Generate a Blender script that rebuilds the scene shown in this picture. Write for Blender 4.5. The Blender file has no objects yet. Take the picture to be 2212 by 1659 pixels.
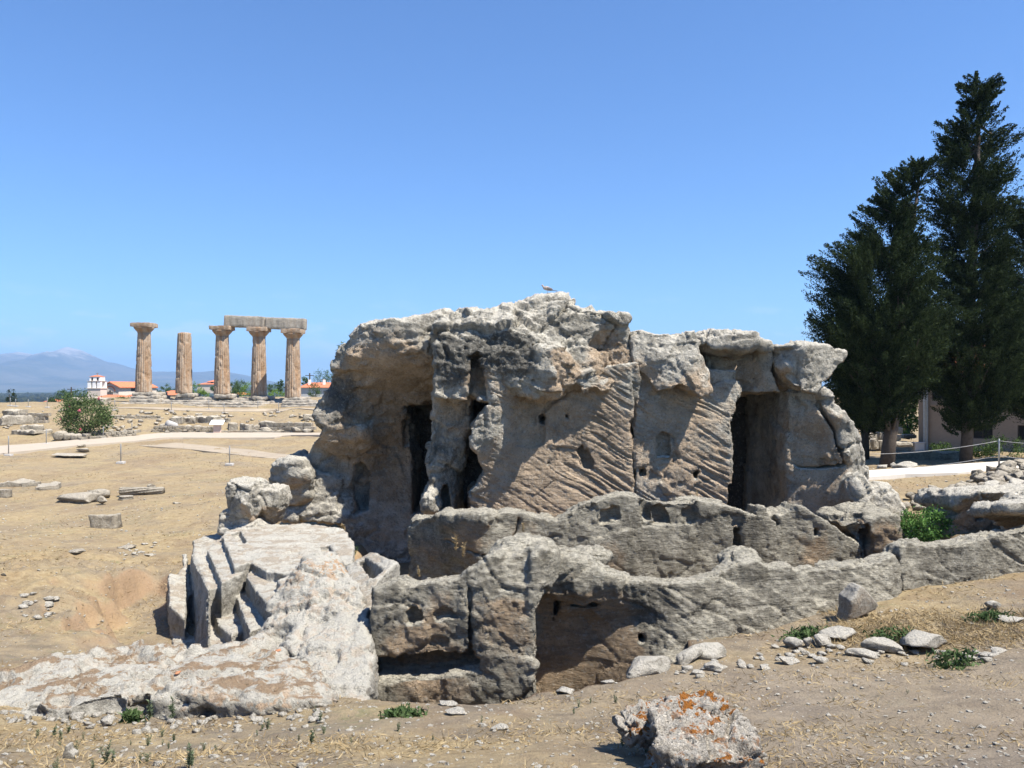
import bpy, bmesh, math, random
import numpy as np
from mathutils import Vector, Matrix

C = bpy.context.scene.collection
SC = bpy.context.scene
R = math.radians

# ------------------------------------------------------------------ camera, sky, sun, exposure
F, CX, HV, EYE = 1771.0, 1106.0, 840.0, 1.6          # focal length and horizon of the photograph (2212 px wide)
cam_data = bpy.data.cameras.new('camera')
cam_data.sensor_width = 36.0
cam_data.lens = 36.0 * F / 2212.0
cam_data.shift_y = (HV - 829.5) / 2212.0
cam_data.clip_start = 0.05
cam_data.clip_end = 60000
cam = bpy.data.objects.new('camera', cam_data)
cam.location = (0, 0, EYE)
cam.rotation_euler = (R(90), 0, 0)
C.objects.link(cam)
SC.camera = cam

SUN = Vector((0.47, -0.275, 0.88)).normalized()
world = bpy.data.worlds.new('World')
SC.world = world
world.use_nodes = True
wn = world.node_tree
sky = wn.nodes.new('ShaderNodeTexSky')
_tc = wn.nodes.new('ShaderNodeTexCoord'); _va = wn.nodes.new('ShaderNodeVectorMath'); _va.operation = 'ADD'
_va.inputs[1].default_value = (0, 0, 0.012)
_vn = wn.nodes.new('ShaderNodeVectorMath'); _vn.operation = 'NORMALIZE'
wn.links.new(_tc.outputs['Generated'], _va.inputs[0]); wn.links.new(_va.outputs[0], _vn.inputs[0]); wn.links.new(_vn.outputs[0], sky.inputs[0])
sky.sky_type = 'NISHITA'
sky.sun_disc = False
sky.sun_elevation = math.asin(SUN.z)
sky.sun_rotation = math.atan2(SUN.x, SUN.y)
sky.altitude = 100
sky.air_density = 1.0
sky.dust_density = 0.0
sky.ozone_density = 4.5
wn.nodes['Background'].inputs['Strength'].default_value = 0.082
_mx = wn.nodes.new('ShaderNodeMix'); _mx.data_type = 'RGBA'; _mx.blend_type = 'MULTIPLY'; _mx.inputs[0].default_value = 1.0
_mx.inputs[7].default_value = (0.68, 0.90, 1.16, 1)
wn.links.new(sky.outputs[0], _mx.inputs[6]); # faint fair-weather cloud puffs low over the horizon
_sp = wn.nodes.new('ShaderNodeSeparateXYZ'); wn.links.new(_tc.outputs['Generated'], _sp.inputs[0])
_mp = wn.nodes.new('ShaderNodeMapping'); _mp.inputs['Scale'].default_value = (9, 9, 34); wn.links.new(_tc.outputs['Generated'], _mp.inputs[0])
_nz = wn.nodes.new('ShaderNodeTexNoise'); _nz.inputs['Scale'].default_value = 2.0; _nz.inputs['Detail'].default_value = 7; wn.links.new(_mp.outputs[0], _nz.inputs['Vector'])
_r1 = wn.nodes.new('ShaderNodeValToRGB'); _r1.color_ramp.elements[0].position = 0.56; _r1.color_ramp.elements[1].position = 0.68; wn.links.new(_nz.outputs['Fac'], _r1.inputs[0])
_r2 = wn.nodes.new('ShaderNodeValToRGB'); _e = _r2.color_ramp.elements; _e[0].position = 0.0; _e[0].color = (0, 0, 0, 1); _e[1].position = 0.12; _e[1].color = (0, 0, 0, 1)
_k = _e.new(0.03); _k.color = (1, 1, 1, 1); wn.links.new(_sp.outputs[2], _r2.inputs[0])
_mm = wn.nodes.new('ShaderNodeMath'); _mm.operation = 'MULTIPLY'; wn.links.new(_r1.outputs[0], _mm.inputs[0]); wn.links.new(_r2.outputs[0], _mm.inputs[1])
_m2 = wn.nodes.new('ShaderNodeMath'); _m2.operation = 'MULTIPLY'; _m2.inputs[1].default_value = 0.3; wn.links.new(_mm.outputs[0], _m2.inputs[0])
_mc = wn.nodes.new('ShaderNodeMix'); _mc.data_type = 'RGBA'; _mc.inputs[7].default_value = (7.6, 7.5, 7.6, 1); wn.links.new(_m2.outputs[0], _mc.inputs[0]); wn.links.new(_mx.outputs[2], _mc.inputs[6])
wn.links.new(_mc.outputs[2], wn.nodes['Background'].inputs['Color'])

sun_data = bpy.data.lights.new('sun', 'SUN')
sun_data.energy = 5.0
sun_data.angle = R(0.5)
sun_data.color = (1.0, 0.945, 0.86)
sun = bpy.data.objects.new('sun', sun_data)
sun.rotation_euler = SUN.to_track_quat('Z', 'Y').to_euler()
sun.location = (30, -20, 60)
C.objects.link(sun)

SC.view_settings.view_transform = 'Standard'
SC.view_settings.look = 'None'
SC.view_settings.exposure = 1.05
SC.view_settings.gamma = 1.0

# ------------------------------------------------------------------ measuring helpers
def P(u, v, Y):
    return np.array([(u - CX) / F * Y, Y, EYE - (v - HV) / F * Y])
def G(u, v, z):
    Y = (EYE - z) * F / (v - HV)
    return np.array([(u - CX) / F * Y, Y, z])
def sstep(a, b, x):
    t = np.clip((x - a) / (b - a), 0, 1)
    return t * t * (3 - 2 * t)
def rng(seed):
    return np.random.default_rng(seed)

# ------------------------------------------------------------------ noise
_r = rng(7)
_perm = np.concatenate([_r.permutation(256)] * 3).astype(np.int32)
_g = _r.normal(size=(256, 3)); _g /= np.linalg.norm(_g, axis=1)[:, None]
_g = _g.astype(np.float32)
def perlin(p):
    p = np.asarray(p, dtype=np.float32)
    i = np.floor(p).astype(np.int32)
    f = p - i
    i &= 255
    w = f * f * f * (f * (f * 6 - 15) + 10)
    out = 0
    for dx in (0, 1):
        wx = w[:, 0] if dx else 1 - w[:, 0]
        hx = _perm[i[:, 0] + dx]
        for dy in (0, 1):
            wy = w[:, 1] if dy else 1 - w[:, 1]
            hy = _perm[hx + i[:, 1] + dy]
            for dz in (0, 1):
                wz = w[:, 2] if dz else 1 - w[:, 2]
                g = _g[_perm[hy + i[:, 2] + dz]]
                d = g[:, 0] * (f[:, 0] - dx) + g[:, 1] * (f[:, 1] - dy) + g[:, 2] * (f[:, 2] - dz)
                out = out + wx * wy * wz * d
    return out * 1.6
def fbm(p, octaves=4, gain=0.5):
    s, a = 0, 1.0
    q = np.asarray(p, dtype=np.float32)
    for k in range(octaves):
        s = s + a * perlin(q + k * 17.3)
        q = q * 2.03
        a *= gain
    return s
def ridged(p, octaves=3):
    s, a = 0, 1.0
    q = np.asarray(p, dtype=np.float32)
    for k in range(octaves):
        s = s + a * (1 - 2 * np.abs(perlin(q + k * 9.1)))
        q = q * 2.1
        a *= 0.5
    return s

def facets(p, seed=0, edges=False):
    """angular fracture: every cell of a jittered lattice is a flat chip of its own height and tilt"""
    p = np.asarray(p, np.float32)
    i = np.floor(p).astype(np.int32)
    best = np.full(len(p), 1e9, np.float32); second = best.copy(); val = np.zeros(len(p), np.float32)
    for dx in (-1, 0, 1):
        for dy in (-1, 0, 1):
            for dz in (-1, 0, 1):
                c = i + np.array([dx, dy, dz], np.int32)
                m = c & 255
                k = _perm[_perm[_perm[m[:, 0]] + m[:, 1]] + m[:, 2] + seed]
                f = p - c - (0.5 + 0.45 * _g[k])
                d = (f * f).sum(1)
                g = _g[(k * 7 + 13) & 255]
                v = 0.9 * g[:, 0] + 0.8 * (f * g).sum(1)
                m2 = d < best
                second = np.where(m2, best, np.minimum(second, d))
                best = np.where(m2, d, best); val = np.where(m2, v, val)
    if edges: return val, np.sqrt(second) - np.sqrt(best)
    return val

# ------------------------------------------------------------------ fields
def rbf(pts, vals, smooth=1e-3):
    """smooth interpolation of scattered values in the plane (linear kernel + plane)"""
    pts = np.asarray(pts, float); vals = np.asarray(vals, float)
    n = len(pts)
    if n < 4:
        A = np.c_[np.ones(n), pts]
        c = np.linalg.lstsq(A, vals, rcond=None)[0]
        return lambda q: c[0] + q[..., 0] * c[1] + q[..., 1] * c[2]
    D = np.linalg.norm(pts[:, None] - pts[None], axis=2)
    K = np.zeros((n + 3, n + 3))
    K[:n, :n] = -D - smooth * np.eye(n)
    K[:n, n] = 1; K[n, :n] = 1
    K[:n, n + 1:] = pts; K[n + 1:, :n] = pts.T
    w = np.linalg.lstsq(K, np.r_[vals, 0, 0, 0], rcond=None)[0]
    def ev(q):
        s = w[n] + q[..., 0] * w[n + 1] + q[..., 1] * w[n + 2]
        for k in range(n):
            s = s - w[k] * np.hypot(q[..., 0] - pts[k, 0], q[..., 1] - pts[k, 1])
        return s
    return ev
def poly_sdf(poly, A, B):
    """signed distance to a polygon; A, B arrays of the same shape"""
    poly = np.asarray(poly, float)
    d = np.full(A.shape, 1e9); inside = np.zeros(A.shape, bool)
    n = len(poly)
    for k in range(n):
        a0, b0 = poly[k]; a1, b1 = poly[(k + 1) % n]
        ea, eb = a1 - a0, b1 - b0
        t = np.clip(((A - a0) * ea + (B - b0) * eb) / (ea * ea + eb * eb + 1e-12), 0, 1)
        d = np.minimum(d, (A - a0 - t * ea) ** 2 + (B - b0 - t * eb) ** 2)
        c = (b0 > B) != (b1 > B)
        with np.errstate(divide='ignore', invalid='ignore'):
            xi = a0 + (B - b0) * ea / (eb if abs(eb) > 1e-12 else 1e-12)
        inside ^= c & (A < xi)
    d = np.sqrt(d)
    return np.where(inside, -d, d)
def smax(a, b, k):
    if k <= 0: return np.maximum(a, b)
    h = np.maximum(k - np.abs(a - b), 0)
    return np.maximum(a, b) + h * h * (0.25 / k)
def smin(a, b, k):
    return -smax(-a, -b, k)

# ------------------------------------------------------------------ solid rock: fields -> surface nets
class front:
    """solid seen from the front: outline in x,z; front face depth from control points; flat back"""
    def __init__(s, poly, depth, back=None, round=0.07, thick=None, lean=0.0, sink=0):
        if sink: poly = [(u, v + sink) for u, v in poly]
        if np.isscalar(depth):
            s.fy = None; s.y0 = depth
            s.poly = [P(u, v, depth)[[0, 2]] for u, v in poly]
            s.ymin = s.ymax = depth
        else:
            fuv = rbf([(u, v) for u, v, y in depth], [y for u, v, y in depth])
            ds = [float(fuv(np.array([u, v], float))) for u, v in poly]
            s.poly = [P(u, v, y)[[0, 2]] for (u, v), y in zip(poly, ds)]
            q = [P(*c) for c in depth]
            s.fy = rbf([(a[0], a[2]) for a in q], [a[1] for a in q])
            s.ymin = min(min(ds), min(y for _, _, y in depth))
            s.ymax = max(y for _, _, y in depth)
        s.thick, s.lean = thick, lean
        s.back = back if thick is None else s.ymax + thick
        s.k = round
    def bounds(s):
        p = np.array(s.poly)
        return (p[:, 0].min(), s.ymin, p[:, 1].min()), (p[:, 0].max(), s.back, p[:, 1].max())
    def field(s, x, y, z):
        A, B = np.meshgrid(x, z, indexing='ij')
        d2 = poly_sdf(s.poly, A, B).astype(np.float32)
        yf = s.y0 if s.fy is None else s.fy(np.stack([A, B], -1))
        yf = np.broadcast_to(np.asarray(yf, np.float32), A.shape)
        Y = y[None, :, None].astype(np.float32)
        ins = (d2 < 0.05)
        col = np.where(ins, yf, 0).sum(1) / np.maximum(ins.sum(1), 1)
        col = np.where(ins.any(1), col, s.ymin)
        if s.lean:
            # the top falls away towards the back
            D2 = np.empty((len(x), len(y), len(z)), np.float32)
            h = z[1] - z[0]; iz = np.arange(len(z))[None, :]; ix = np.arange(len(x))[:, None]
            for j, yj in enumerate(y):
                t = np.clip(iz + s.lean * np.maximum(yj - col, 0)[:, None] / h, 0, len(z) - 1.001)
                i0 = t.astype(int); f = t - i0
                D2[:, j, :] = d2[ix, i0] * (1 - f) + d2[ix, i0 + 1] * f
        else:
            D2 = d2[:, None, :]
        d = smax(D2, yf[:, None, :] - Y, s.k)
        if s.thick is not None:
            return smax(d, Y - np.float32(s.thick) - col[:, None, None].astype(np.float32), s.k)
        return smax(d, Y - np.float32(s.back), s.k)
def cut(poly, y0, back, round=0.04, at=None):
    """a pocket cut into a front face: the outline is measured on the face, 0.25 m before the pocket's end"""
    at = back - 0.25 if at is None else at
    f = front(poly, at, back, round)
    f.y0 = f.ymin = y0
    return f
class top:
    """solid seen from above: outline in x,y; top height from control points (world x,y,z); flat bottom"""
    def __init__(s, poly, ztop, bottom, round=0.05):
        s.poly = [tuple(p[:2]) for p in poly]
        if np.isscalar(ztop):
            s.fz = None; s.z0 = ztop; s.zmax = ztop
        else:
            s.fz = rbf([(p[0], p[1]) for p in ztop], [p[2] for p in ztop])
            s.zmax = max(p[2] for p in ztop) + 0.1
        s.bottom = bottom; s.k = round
    def bounds(s):
        p = np.array(s.poly)
        return (p[:, 0].min(), p[:, 1].min(), s.bottom), (p[:, 0].max(), p[:, 1].max(), s.zmax)
    def field(s, x, y, z):
        A, B = np.meshgrid(x, y, indexing='ij')
        d2 = poly_sdf(s.poly, A, B).astype(np.float32)
        zt = s.z0 if s.fz is None else s.fz(np.stack([A, B], -1))
        zt = np.minimum(np.broadcast_to(np.asarray(zt, np.float32), A.shape), np.float32(s.zmax - (0.08 if s.fz is not None else 0)))
        Z = z[None, None, :].astype(np.float32)
        d = smax(d2[:, :, None], Z - zt[:, :, None], s.k)
        return smax(d, np.float32(s.bottom) - Z, s.k)
class blob:
    def __init__(s, c, r):
        s.c = np.asarray(c, float); s.r = np.asarray(r, float) * np.ones(3)
    def bounds(s):
        return tuple(s.c - s.r), tuple(s.c + s.r)
    def field(s, x, y, z):
        q = ((x[:, None, None] - s.c[0]) / s.r[0]) ** 2 + ((y[None, :, None] - s.c[1]) / s.r[1]) ** 2 + ((z[None, None, :] - s.c[2]) / s.r[2]) ** 2
        return ((np.sqrt(q) - 1) * s.r.min()).astype(np.float32)

_CO = np.array([(i, j, k) for i in (0, 1) for j in (0, 1) for k in (0, 1)])
_ED = [(a, b) for a in range(8) for b in range(a + 1, 8) if np.abs(_CO[a] - _CO[b]).sum() == 1]
def surface_nets(D, o, h):
    ins = D < 0
    n0, n1, n2 = D.shape
    cnt = np.zeros((n0 - 1, n1 - 1, n2 - 1), np.int8)
    for i, j, k in _CO:
        cnt += ins[i:n0 - 1 + i, j:n1 - 1 + j, k:n2 - 1 + k]
    act = np.argwhere((cnt > 0) & (cnt < 8))
    idx = np.full(cnt.shape, -1, np.int32)
    idx[act[:, 0], act[:, 1], act[:, 2]] = np.arange(len(act))
    val = [D[act[:, 0] + i, act[:, 1] + j, act[:, 2] + k] for i, j, k in _CO]
    pos = np.zeros((len(act), 3)); w = np.zeros(len(act))
    for a, b in _ED:
        da, db = val[a], val[b]
        m = (da < 0) != (db < 0)
        t = np.where(m, da / np.where(m, da - db, 1), 0)
        pos += m[:, None] * (_CO[a] + (_CO[b] - _CO[a]) * t[:, None])
        w += m
    V = (pos / w[:, None] + act) * h + np.asarray(o)
    quads = []
    for ax in range(3):
        s0 = [slice(None)] * 3; s1 = [slice(None)] * 3
        s0[ax] = slice(0, -1); s1[ax] = slice(1, None)
        a, b = ins[tuple(s0)], ins[tuple(s1)]
        e = np.argwhere(a != b)
        b1, b2 = (ax + 1) % 3, (ax + 2) % 3
        ok = (e[:, b1] > 0) & (e[:, b2] > 0) & (e[:, b1] < D.shape[b1] - 1) & (e[:, b2] < D.shape[b2] - 1)
        e = e[ok]
        sgn = a[e[:, 0], e[:, 1], e[:, 2]]
        def cell(d1, d2):
            c = e.copy(); c[:, b1] -= d1; c[:, b2] -= d2
            return idx[c[:, 0], c[:, 1], c[:, 2]]
        q = np.stack([cell(1, 1), cell(0, 1), cell(0, 0), cell(1, 0)], 1)
        q[~sgn] = q[~sgn][:, ::-1]
        quads.append(q)
    return V, np.concatenate(quads)
def vnormals(V, Q):
    n = np.cross(V[Q[:, 2]] - V[Q[:, 0]], V[Q[:, 3]] - V[Q[:, 1]])
    N = np.zeros_like(V)
    for k in range(4):
        for c in range(3):
            N[:, c] += np.bincount(Q[:, k], n[:, c], len(V))
    return N / (np.linalg.norm(N, axis=1)[:, None] + 1e-12)

# ------------------------------------------------------------------ objects
def link_mesh(name, V, faces, mat, parent=None, base=None, smooth=True, attrs=None, mats=None, midx=None):
    """one mesh object; faces: (n,3) or (n,4) array, or list of polygons"""
    V = np.asarray(V, float)
    if base is None: base = np.zeros(3)
    base = np.asarray(base, float)
    me = bpy.data.meshes.new(name)
    if isinstance(faces, np.ndarray):
        k = faces.shape[1]
        me.vertices.add(len(V)); me.vertices.foreach_set('co', (V - base).astype(np.float32).ravel())
        me.loops.add(faces.size); me.loops.foreach_set('vertex_index', faces.astype(np.int32).ravel())
        me.polygons.add(len(faces)); me.polygons.foreach_set('loop_start', np.arange(0, faces.size, k, dtype=np.int32))
        me.update(calc_edges=True)
    else:
        me.from_pydata([tuple(p) for p in (V - base)], [], [tuple(f) for f in faces])
        me.update()
    me.polygons.foreach_set('use_smooth', np.full(len(me.polygons), smooth))
    for k, a in (attrs or {}).items():
        at = me.attributes.new(k, 'FLOAT', 'POINT')
        at.data.foreach_set('value', np.asarray(a, np.float32))
    for m in (mats or [mat]): me.materials.append(m)
    if midx is not None: me.polygons.foreach_set('material_index', np.asarray(midx, np.int32))
    o = bpy.data.objects.new(name, me)
    C.objects.link(o)
    if parent is not None:
        o.parent = parent
        o.location = base - np.array(parent.location)
    else:
        o.location = base
    return o
def thing(name, label, cat, loc=(0, 0, 0), group=None):
    o = bpy.data.objects.new(name, None); C.objects.link(o)
    o.location = tuple(loc)
    return tag(o, label, cat, group)
def tag(o, label, cat, group=None, kind=None):
    if label: o['label'] = label
    if cat: o['category'] = cat
    if group: o['group'] = group
    if kind: o['kind'] = kind
    return o
def structure(o):
    o['kind'] = 'structure'; return o

# ------------------------------------------------------------------ materials
class NT:
    def __init__(s, name):
        s.m = bpy.data.materials.new(name); s.m.use_nodes = True
        s.t = s.m.node_tree; s.n = s.t.nodes; s.l = s.t.links
        s.b = s.n['Principled BSDF']; s.b.inputs['Roughness'].default_value = 0.92
        s.b.inputs['Specular IOR Level'].default_value = 0.2
        s.co = s.n.new('ShaderNodeTexCoord').outputs['Object']
    def lk(s, a, b): s.l.new(a, b)
    def map(s, scale=(1, 1, 1), rot=(0, 0, 0)):
        m = s.n.new('ShaderNodeMapping')
        m.inputs['Scale'].default_value = scale; m.inputs['Rotation'].default_value = rot
        s.lk(s.co, m.inputs['Vector']); return m.outputs[0]
    def noise(s, scale, detail=6, rough=0.55, vec=None, dist=0.0):
        n = s.n.new('ShaderNodeTexNoise')
        n.inputs['Scale'].default_value = scale; n.inputs['Detail'].default_value = detail
        n.inputs['Roughness'].default_value = rough; n.inputs['Distortion'].default_value = dist
        s.lk(vec if vec is not None else s.co, n.inputs['Vector']); return n.outputs['Fac']
    def voro(s, scale, vec=None, feature='F1', out='Distance'):
        n = s.n.new('ShaderNodeTexVoronoi'); n.feature = feature
        n.inputs['Scale'].default_value = scale
        s.lk(vec if vec is not None else s.co, n.inputs['Vector']); return n.outputs[out]
    def ramp(s, f, stops):
        r = s.n.new('ShaderNodeValToRGB'); e = r.color_ramp.elements
        while len(e) < len(stops): e.new(0.5)
        for el, (p, c) in zip(e, stops):
            el.position = p; el.color = (c, c, c, 1) if np.isscalar(c) else (*c, 1)
        s.lk(f, r.inputs[0]); return r.outputs[0]
    def mix(s, f, a, b, mode='MIX'):
        m = s.n.new('ShaderNodeMix'); m.data_type = 'RGBA'; m.blend_type = mode
        for sock, v in ((m.inputs[0], f), (m.inputs[6], a), (m.inputs[7], b)):
            if isinstance(v, (int, float)): sock.default_value = v if sock == m.inputs[0] else (v, v, v, 1)
            elif isinstance(v, tuple): sock.default_value = (*v, 1)
            else: s.lk(v, sock)
        return m.outputs[2]
    def math(s, op, a, b=0.0, c=0.0):
        m = s.n.new('ShaderNodeMath'); m.operation = op
        for sock, v in zip(m.inputs, (a, b, c)):
            if isinstance(v, (int, float)): sock.default_value = v
            else: s.lk(v, sock)
        return m.outputs[0]
    def attr(s, name):
        a = s.n.new('ShaderNodeAttribute'); a.attribute_name = name; return a.outputs['Fac']
    def up(s):
        g = s.n.new('ShaderNodeNewGeometry'); x = s.n.new('ShaderNodeSeparateXYZ')
        s.lk(g.outputs['Normal'], x.inputs[0]); return x.outputs[2]
    def bump(s, h, strength, dist, prev=None):
        b = s.n.new('ShaderNodeBump'); b.inputs['Strength'].default_value = strength; b.inputs['Distance'].default_value = dist
        s.lk(h, b.inputs['Height'])
        if prev is not None: s.lk(prev, b.inputs['Normal'])
        return b.outputs[0]
    def done(s, col, normal=None, rough=None):
        if isinstance(col, tuple): s.b.inputs['Base Color'].default_value = (*col, 1)
        else: s.lk(col, s.b.inputs['Base Color'])
        if normal is not None: s.lk(normal, s.b.inputs['Normal'])
        if rough is not None: s.b.inputs['Roughness'].default_value = rough
        return s.m

def rock_material(name, light=(0.43, 0.41, 0.365), dark=(0.15, 0.145, 0.13), tan=(0.375, 0.285, 0.20), darkness=0.5,
                  orange=0.0, rust=(0.42, 0.165, 0.035), chisel=None, scale=1.0, bump=1.0, soil=0.0, specks=1.0, peck=0.0, peck_angle=0.0):
    t = NT(name)
    a = t.noise(0.9 * scale, 9, 0.62)
    b = t.noise(5.0 * scale, 8, 0.65)
    f = t.math('ADD', t.math('MULTIPLY', a, 0.6), t.math('MULTIPLY', b, 0.4))
    grey = t.mix(t.ramp(f, [(0.62 - 0.24 * (1 - darkness) - 0.12, 0.0), (0.70 - 0.24 * (1 - darkness), 1.0)]), dark, light)
    # upward faces: pale bleached crust, with sunlit tops painted brighter still
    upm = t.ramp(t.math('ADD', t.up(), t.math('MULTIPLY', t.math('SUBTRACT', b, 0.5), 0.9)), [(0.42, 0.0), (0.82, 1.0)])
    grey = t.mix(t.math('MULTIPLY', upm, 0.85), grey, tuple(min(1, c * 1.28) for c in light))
    # clean cut or freshly broken tan stone
    tn = t.noise(2.6 * scale, 8, 0.6)
    tanc = t.mix(t.ramp(tn, [(0.35, 0.0), (0.65, 1.0)]), tuple(c * 0.72 for c in tan), tuple(min(1, c * 1.15) for c in tan))
    tm = t.ramp(t.math('ADD', t.attr('tan'), t.math('MULTIPLY', t.math('SUBTRACT', t.noise(3.3 * scale, 7, 0.6), 0.5), 0.9)), [(0.36, 0.0), (0.64, 1.0)])
    col = t.mix(tm, grey, tanc)
    stm = t.ramp(t.math('ADD', t.attr('stain_shade'), t.math('MULTIPLY', t.math('SUBTRACT', t.noise(2.2 * scale, 9, 0.72, t.map((1.3, 1.3, 0.55))), 0.5), 1.5)), [(0.40, 0.0), (0.70, 1.0)])
    col = t.mix(t.math('MULTIPLY', stm, 0.88), col, (0.115, 0.108, 0.092))  # one dark tone serves lichen stains and painted shade
    # fine mottling: black and white lichen specks
    sp = t.noise(28 * scale, 5, 0.7)
    col = t.mix(t.math('MULTIPLY', t.ramp(sp, [(0.55, 0.0), (0.64, 1.0)]), 0.5 * specks), col, tuple(c * 0.6 for c in dark))
    sp2 = t.noise(17 * scale, 6, 0.7, dist=0.3)
    col = t.mix(t.math('MULTIPLY', t.ramp(sp2, [(0.54, 0.0), (0.64, 1.0)]), 0.55), col, (0.54, 0.51, 0.435))
    if orange:
        on = t.noise(6.5 * scale, 6, 0.62, dist=0.5)
        om = t.math('MULTIPLY', t.math('MULTIPLY', t.ramp(on, [(0.51, 0.0), (0.545, 1.0)]), t.ramp(t.noise(3.1, 3), [(0.45, 0.0), (0.52, 1.0)])), t.ramp(t.up(), [(-0.1, 0.0), (0.3, 1.0)]))
        om = t.math('MULTIPLY', om, t.math('MULTIPLY', t.attr('orange'), orange))
        col = t.mix(om, col, rust)
    if soil:
        sn = t.noise(1.7 * scale, 10, 0.72, t.map((1.0, 1.25, 1.0)), dist=0.5)
        sm = t.math('MULTIPLY', t.ramp(sn, [(0.55 - 0.1 * soil, 0.0), (0.60 - 0.1 * soil, 1.0)]), t.ramp(t.up(), [(0.72, 0.0), (0.9, 1.0)]))
        sm = t.math('MULTIPLY', sm, t.attr('soil'))
        col = t.mix(sm, col, t.mix(t.noise(35, 4), (0.25, 0.165, 0.10), (0.40, 0.305, 0.20)))
    h1 = t.noise(6 * scale, 12, 0.74)
    n = t.bump(h1, 1.0 * bump, 0.16)
    v = t.voro(16 * scale, out='Distance')
    n = t.bump(t.ramp(v, [(0.0, 0.0), (0.35, 1.0)]), 0.55 * bump, 0.03, n)
    vc = t.n.new('ShaderNodeTexVoronoi'); vc.inputs['Scale'].default_value = 7 * scale
    dv = t.n.new('ShaderNodeVectorMath'); dv.operation = 'ADD'
    dn = t.n.new('ShaderNodeTexNoise'); dn.inputs['Scale'].default_value = 5 * scale; dn.inputs['Detail'].default_value = 5
    ds = t.n.new('ShaderNodeVectorMath'); ds.operation = 'SCALE'; ds.inputs['Scale'].default_value = 0.22 / scale
    t.lk(t.co, dn.inputs['Vector']); t.lk(dn.outputs['Color'], ds.inputs[0]); t.lk(t.co, dv.inputs[0]); t.lk(ds.outputs[0], dv.inputs[1]); t.lk(dv.outputs[0], vc.inputs['Vector'])
    n = t.bump(vc.outputs['Color'], 0.5 * bump, 0.05, n)
    pit = t.noise(22 * scale, 4, 0.6)
    n = t.bump(t.ramp(pit, [(0.36, 0.0), (0.46, 1.0)]), 0.5 * bump, 0.03, n)
    if peck:
        pk = t.noise(1.0, 6, 0.66, t.map((7.0, 7.0, 26.0), (0, peck_angle, 0)), dist=0.3)
        n = t.bump(t.ramp(pk, [(0.40, 0.0), (0.60, 1.0)]), peck, 0.07, n)
        col = t.mix(t.math('MULTIPLY', t.ramp(pk, [(0.40, 1.0), (0.52, 0.0)]), 0.35), col, tuple(c * 0.75 for c in dark))
    if chisel is not None:
        mv = t.map((1.3, 2.0, 13.0), (0, chisel, 0))
        ch = t.noise(1.0, 5, 0.6, mv)
        n2 = t.n.new('ShaderNodeBump'); n2.inputs['Distance'].default_value = 0.082
        t.lk(ch, n2.inputs['Height']); t.lk(n, n2.inputs['Normal'])
        t.lk(t.math('MULTIPLY', t.attr('chisel'), 0.9), n2.inputs['Strength'])
        n = n2.outputs[0]
    return t.done(col, n, 0.95)

M = {}
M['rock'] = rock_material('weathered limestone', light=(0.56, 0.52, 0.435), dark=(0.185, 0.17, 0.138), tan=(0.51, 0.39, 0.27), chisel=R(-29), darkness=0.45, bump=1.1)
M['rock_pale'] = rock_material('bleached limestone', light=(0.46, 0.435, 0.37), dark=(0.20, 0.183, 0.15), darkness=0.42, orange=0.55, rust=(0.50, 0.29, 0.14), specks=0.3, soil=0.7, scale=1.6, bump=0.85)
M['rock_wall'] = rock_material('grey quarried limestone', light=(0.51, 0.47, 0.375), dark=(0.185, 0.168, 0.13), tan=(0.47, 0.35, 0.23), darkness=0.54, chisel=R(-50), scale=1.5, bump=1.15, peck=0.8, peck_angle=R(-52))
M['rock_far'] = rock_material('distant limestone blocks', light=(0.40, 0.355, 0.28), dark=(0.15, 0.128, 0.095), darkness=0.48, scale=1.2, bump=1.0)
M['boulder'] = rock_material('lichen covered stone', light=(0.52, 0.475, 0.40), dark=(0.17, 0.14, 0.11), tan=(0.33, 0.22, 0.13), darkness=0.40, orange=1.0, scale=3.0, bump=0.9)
M['stone'] = rock_material('loose field stone', light=(0.48, 0.445, 0.375), dark=(0.22, 0.20, 0.16), tan=(0.42, 0.34, 0.25), darkness=0.42, scale=3.0, bump=0.8)

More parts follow.
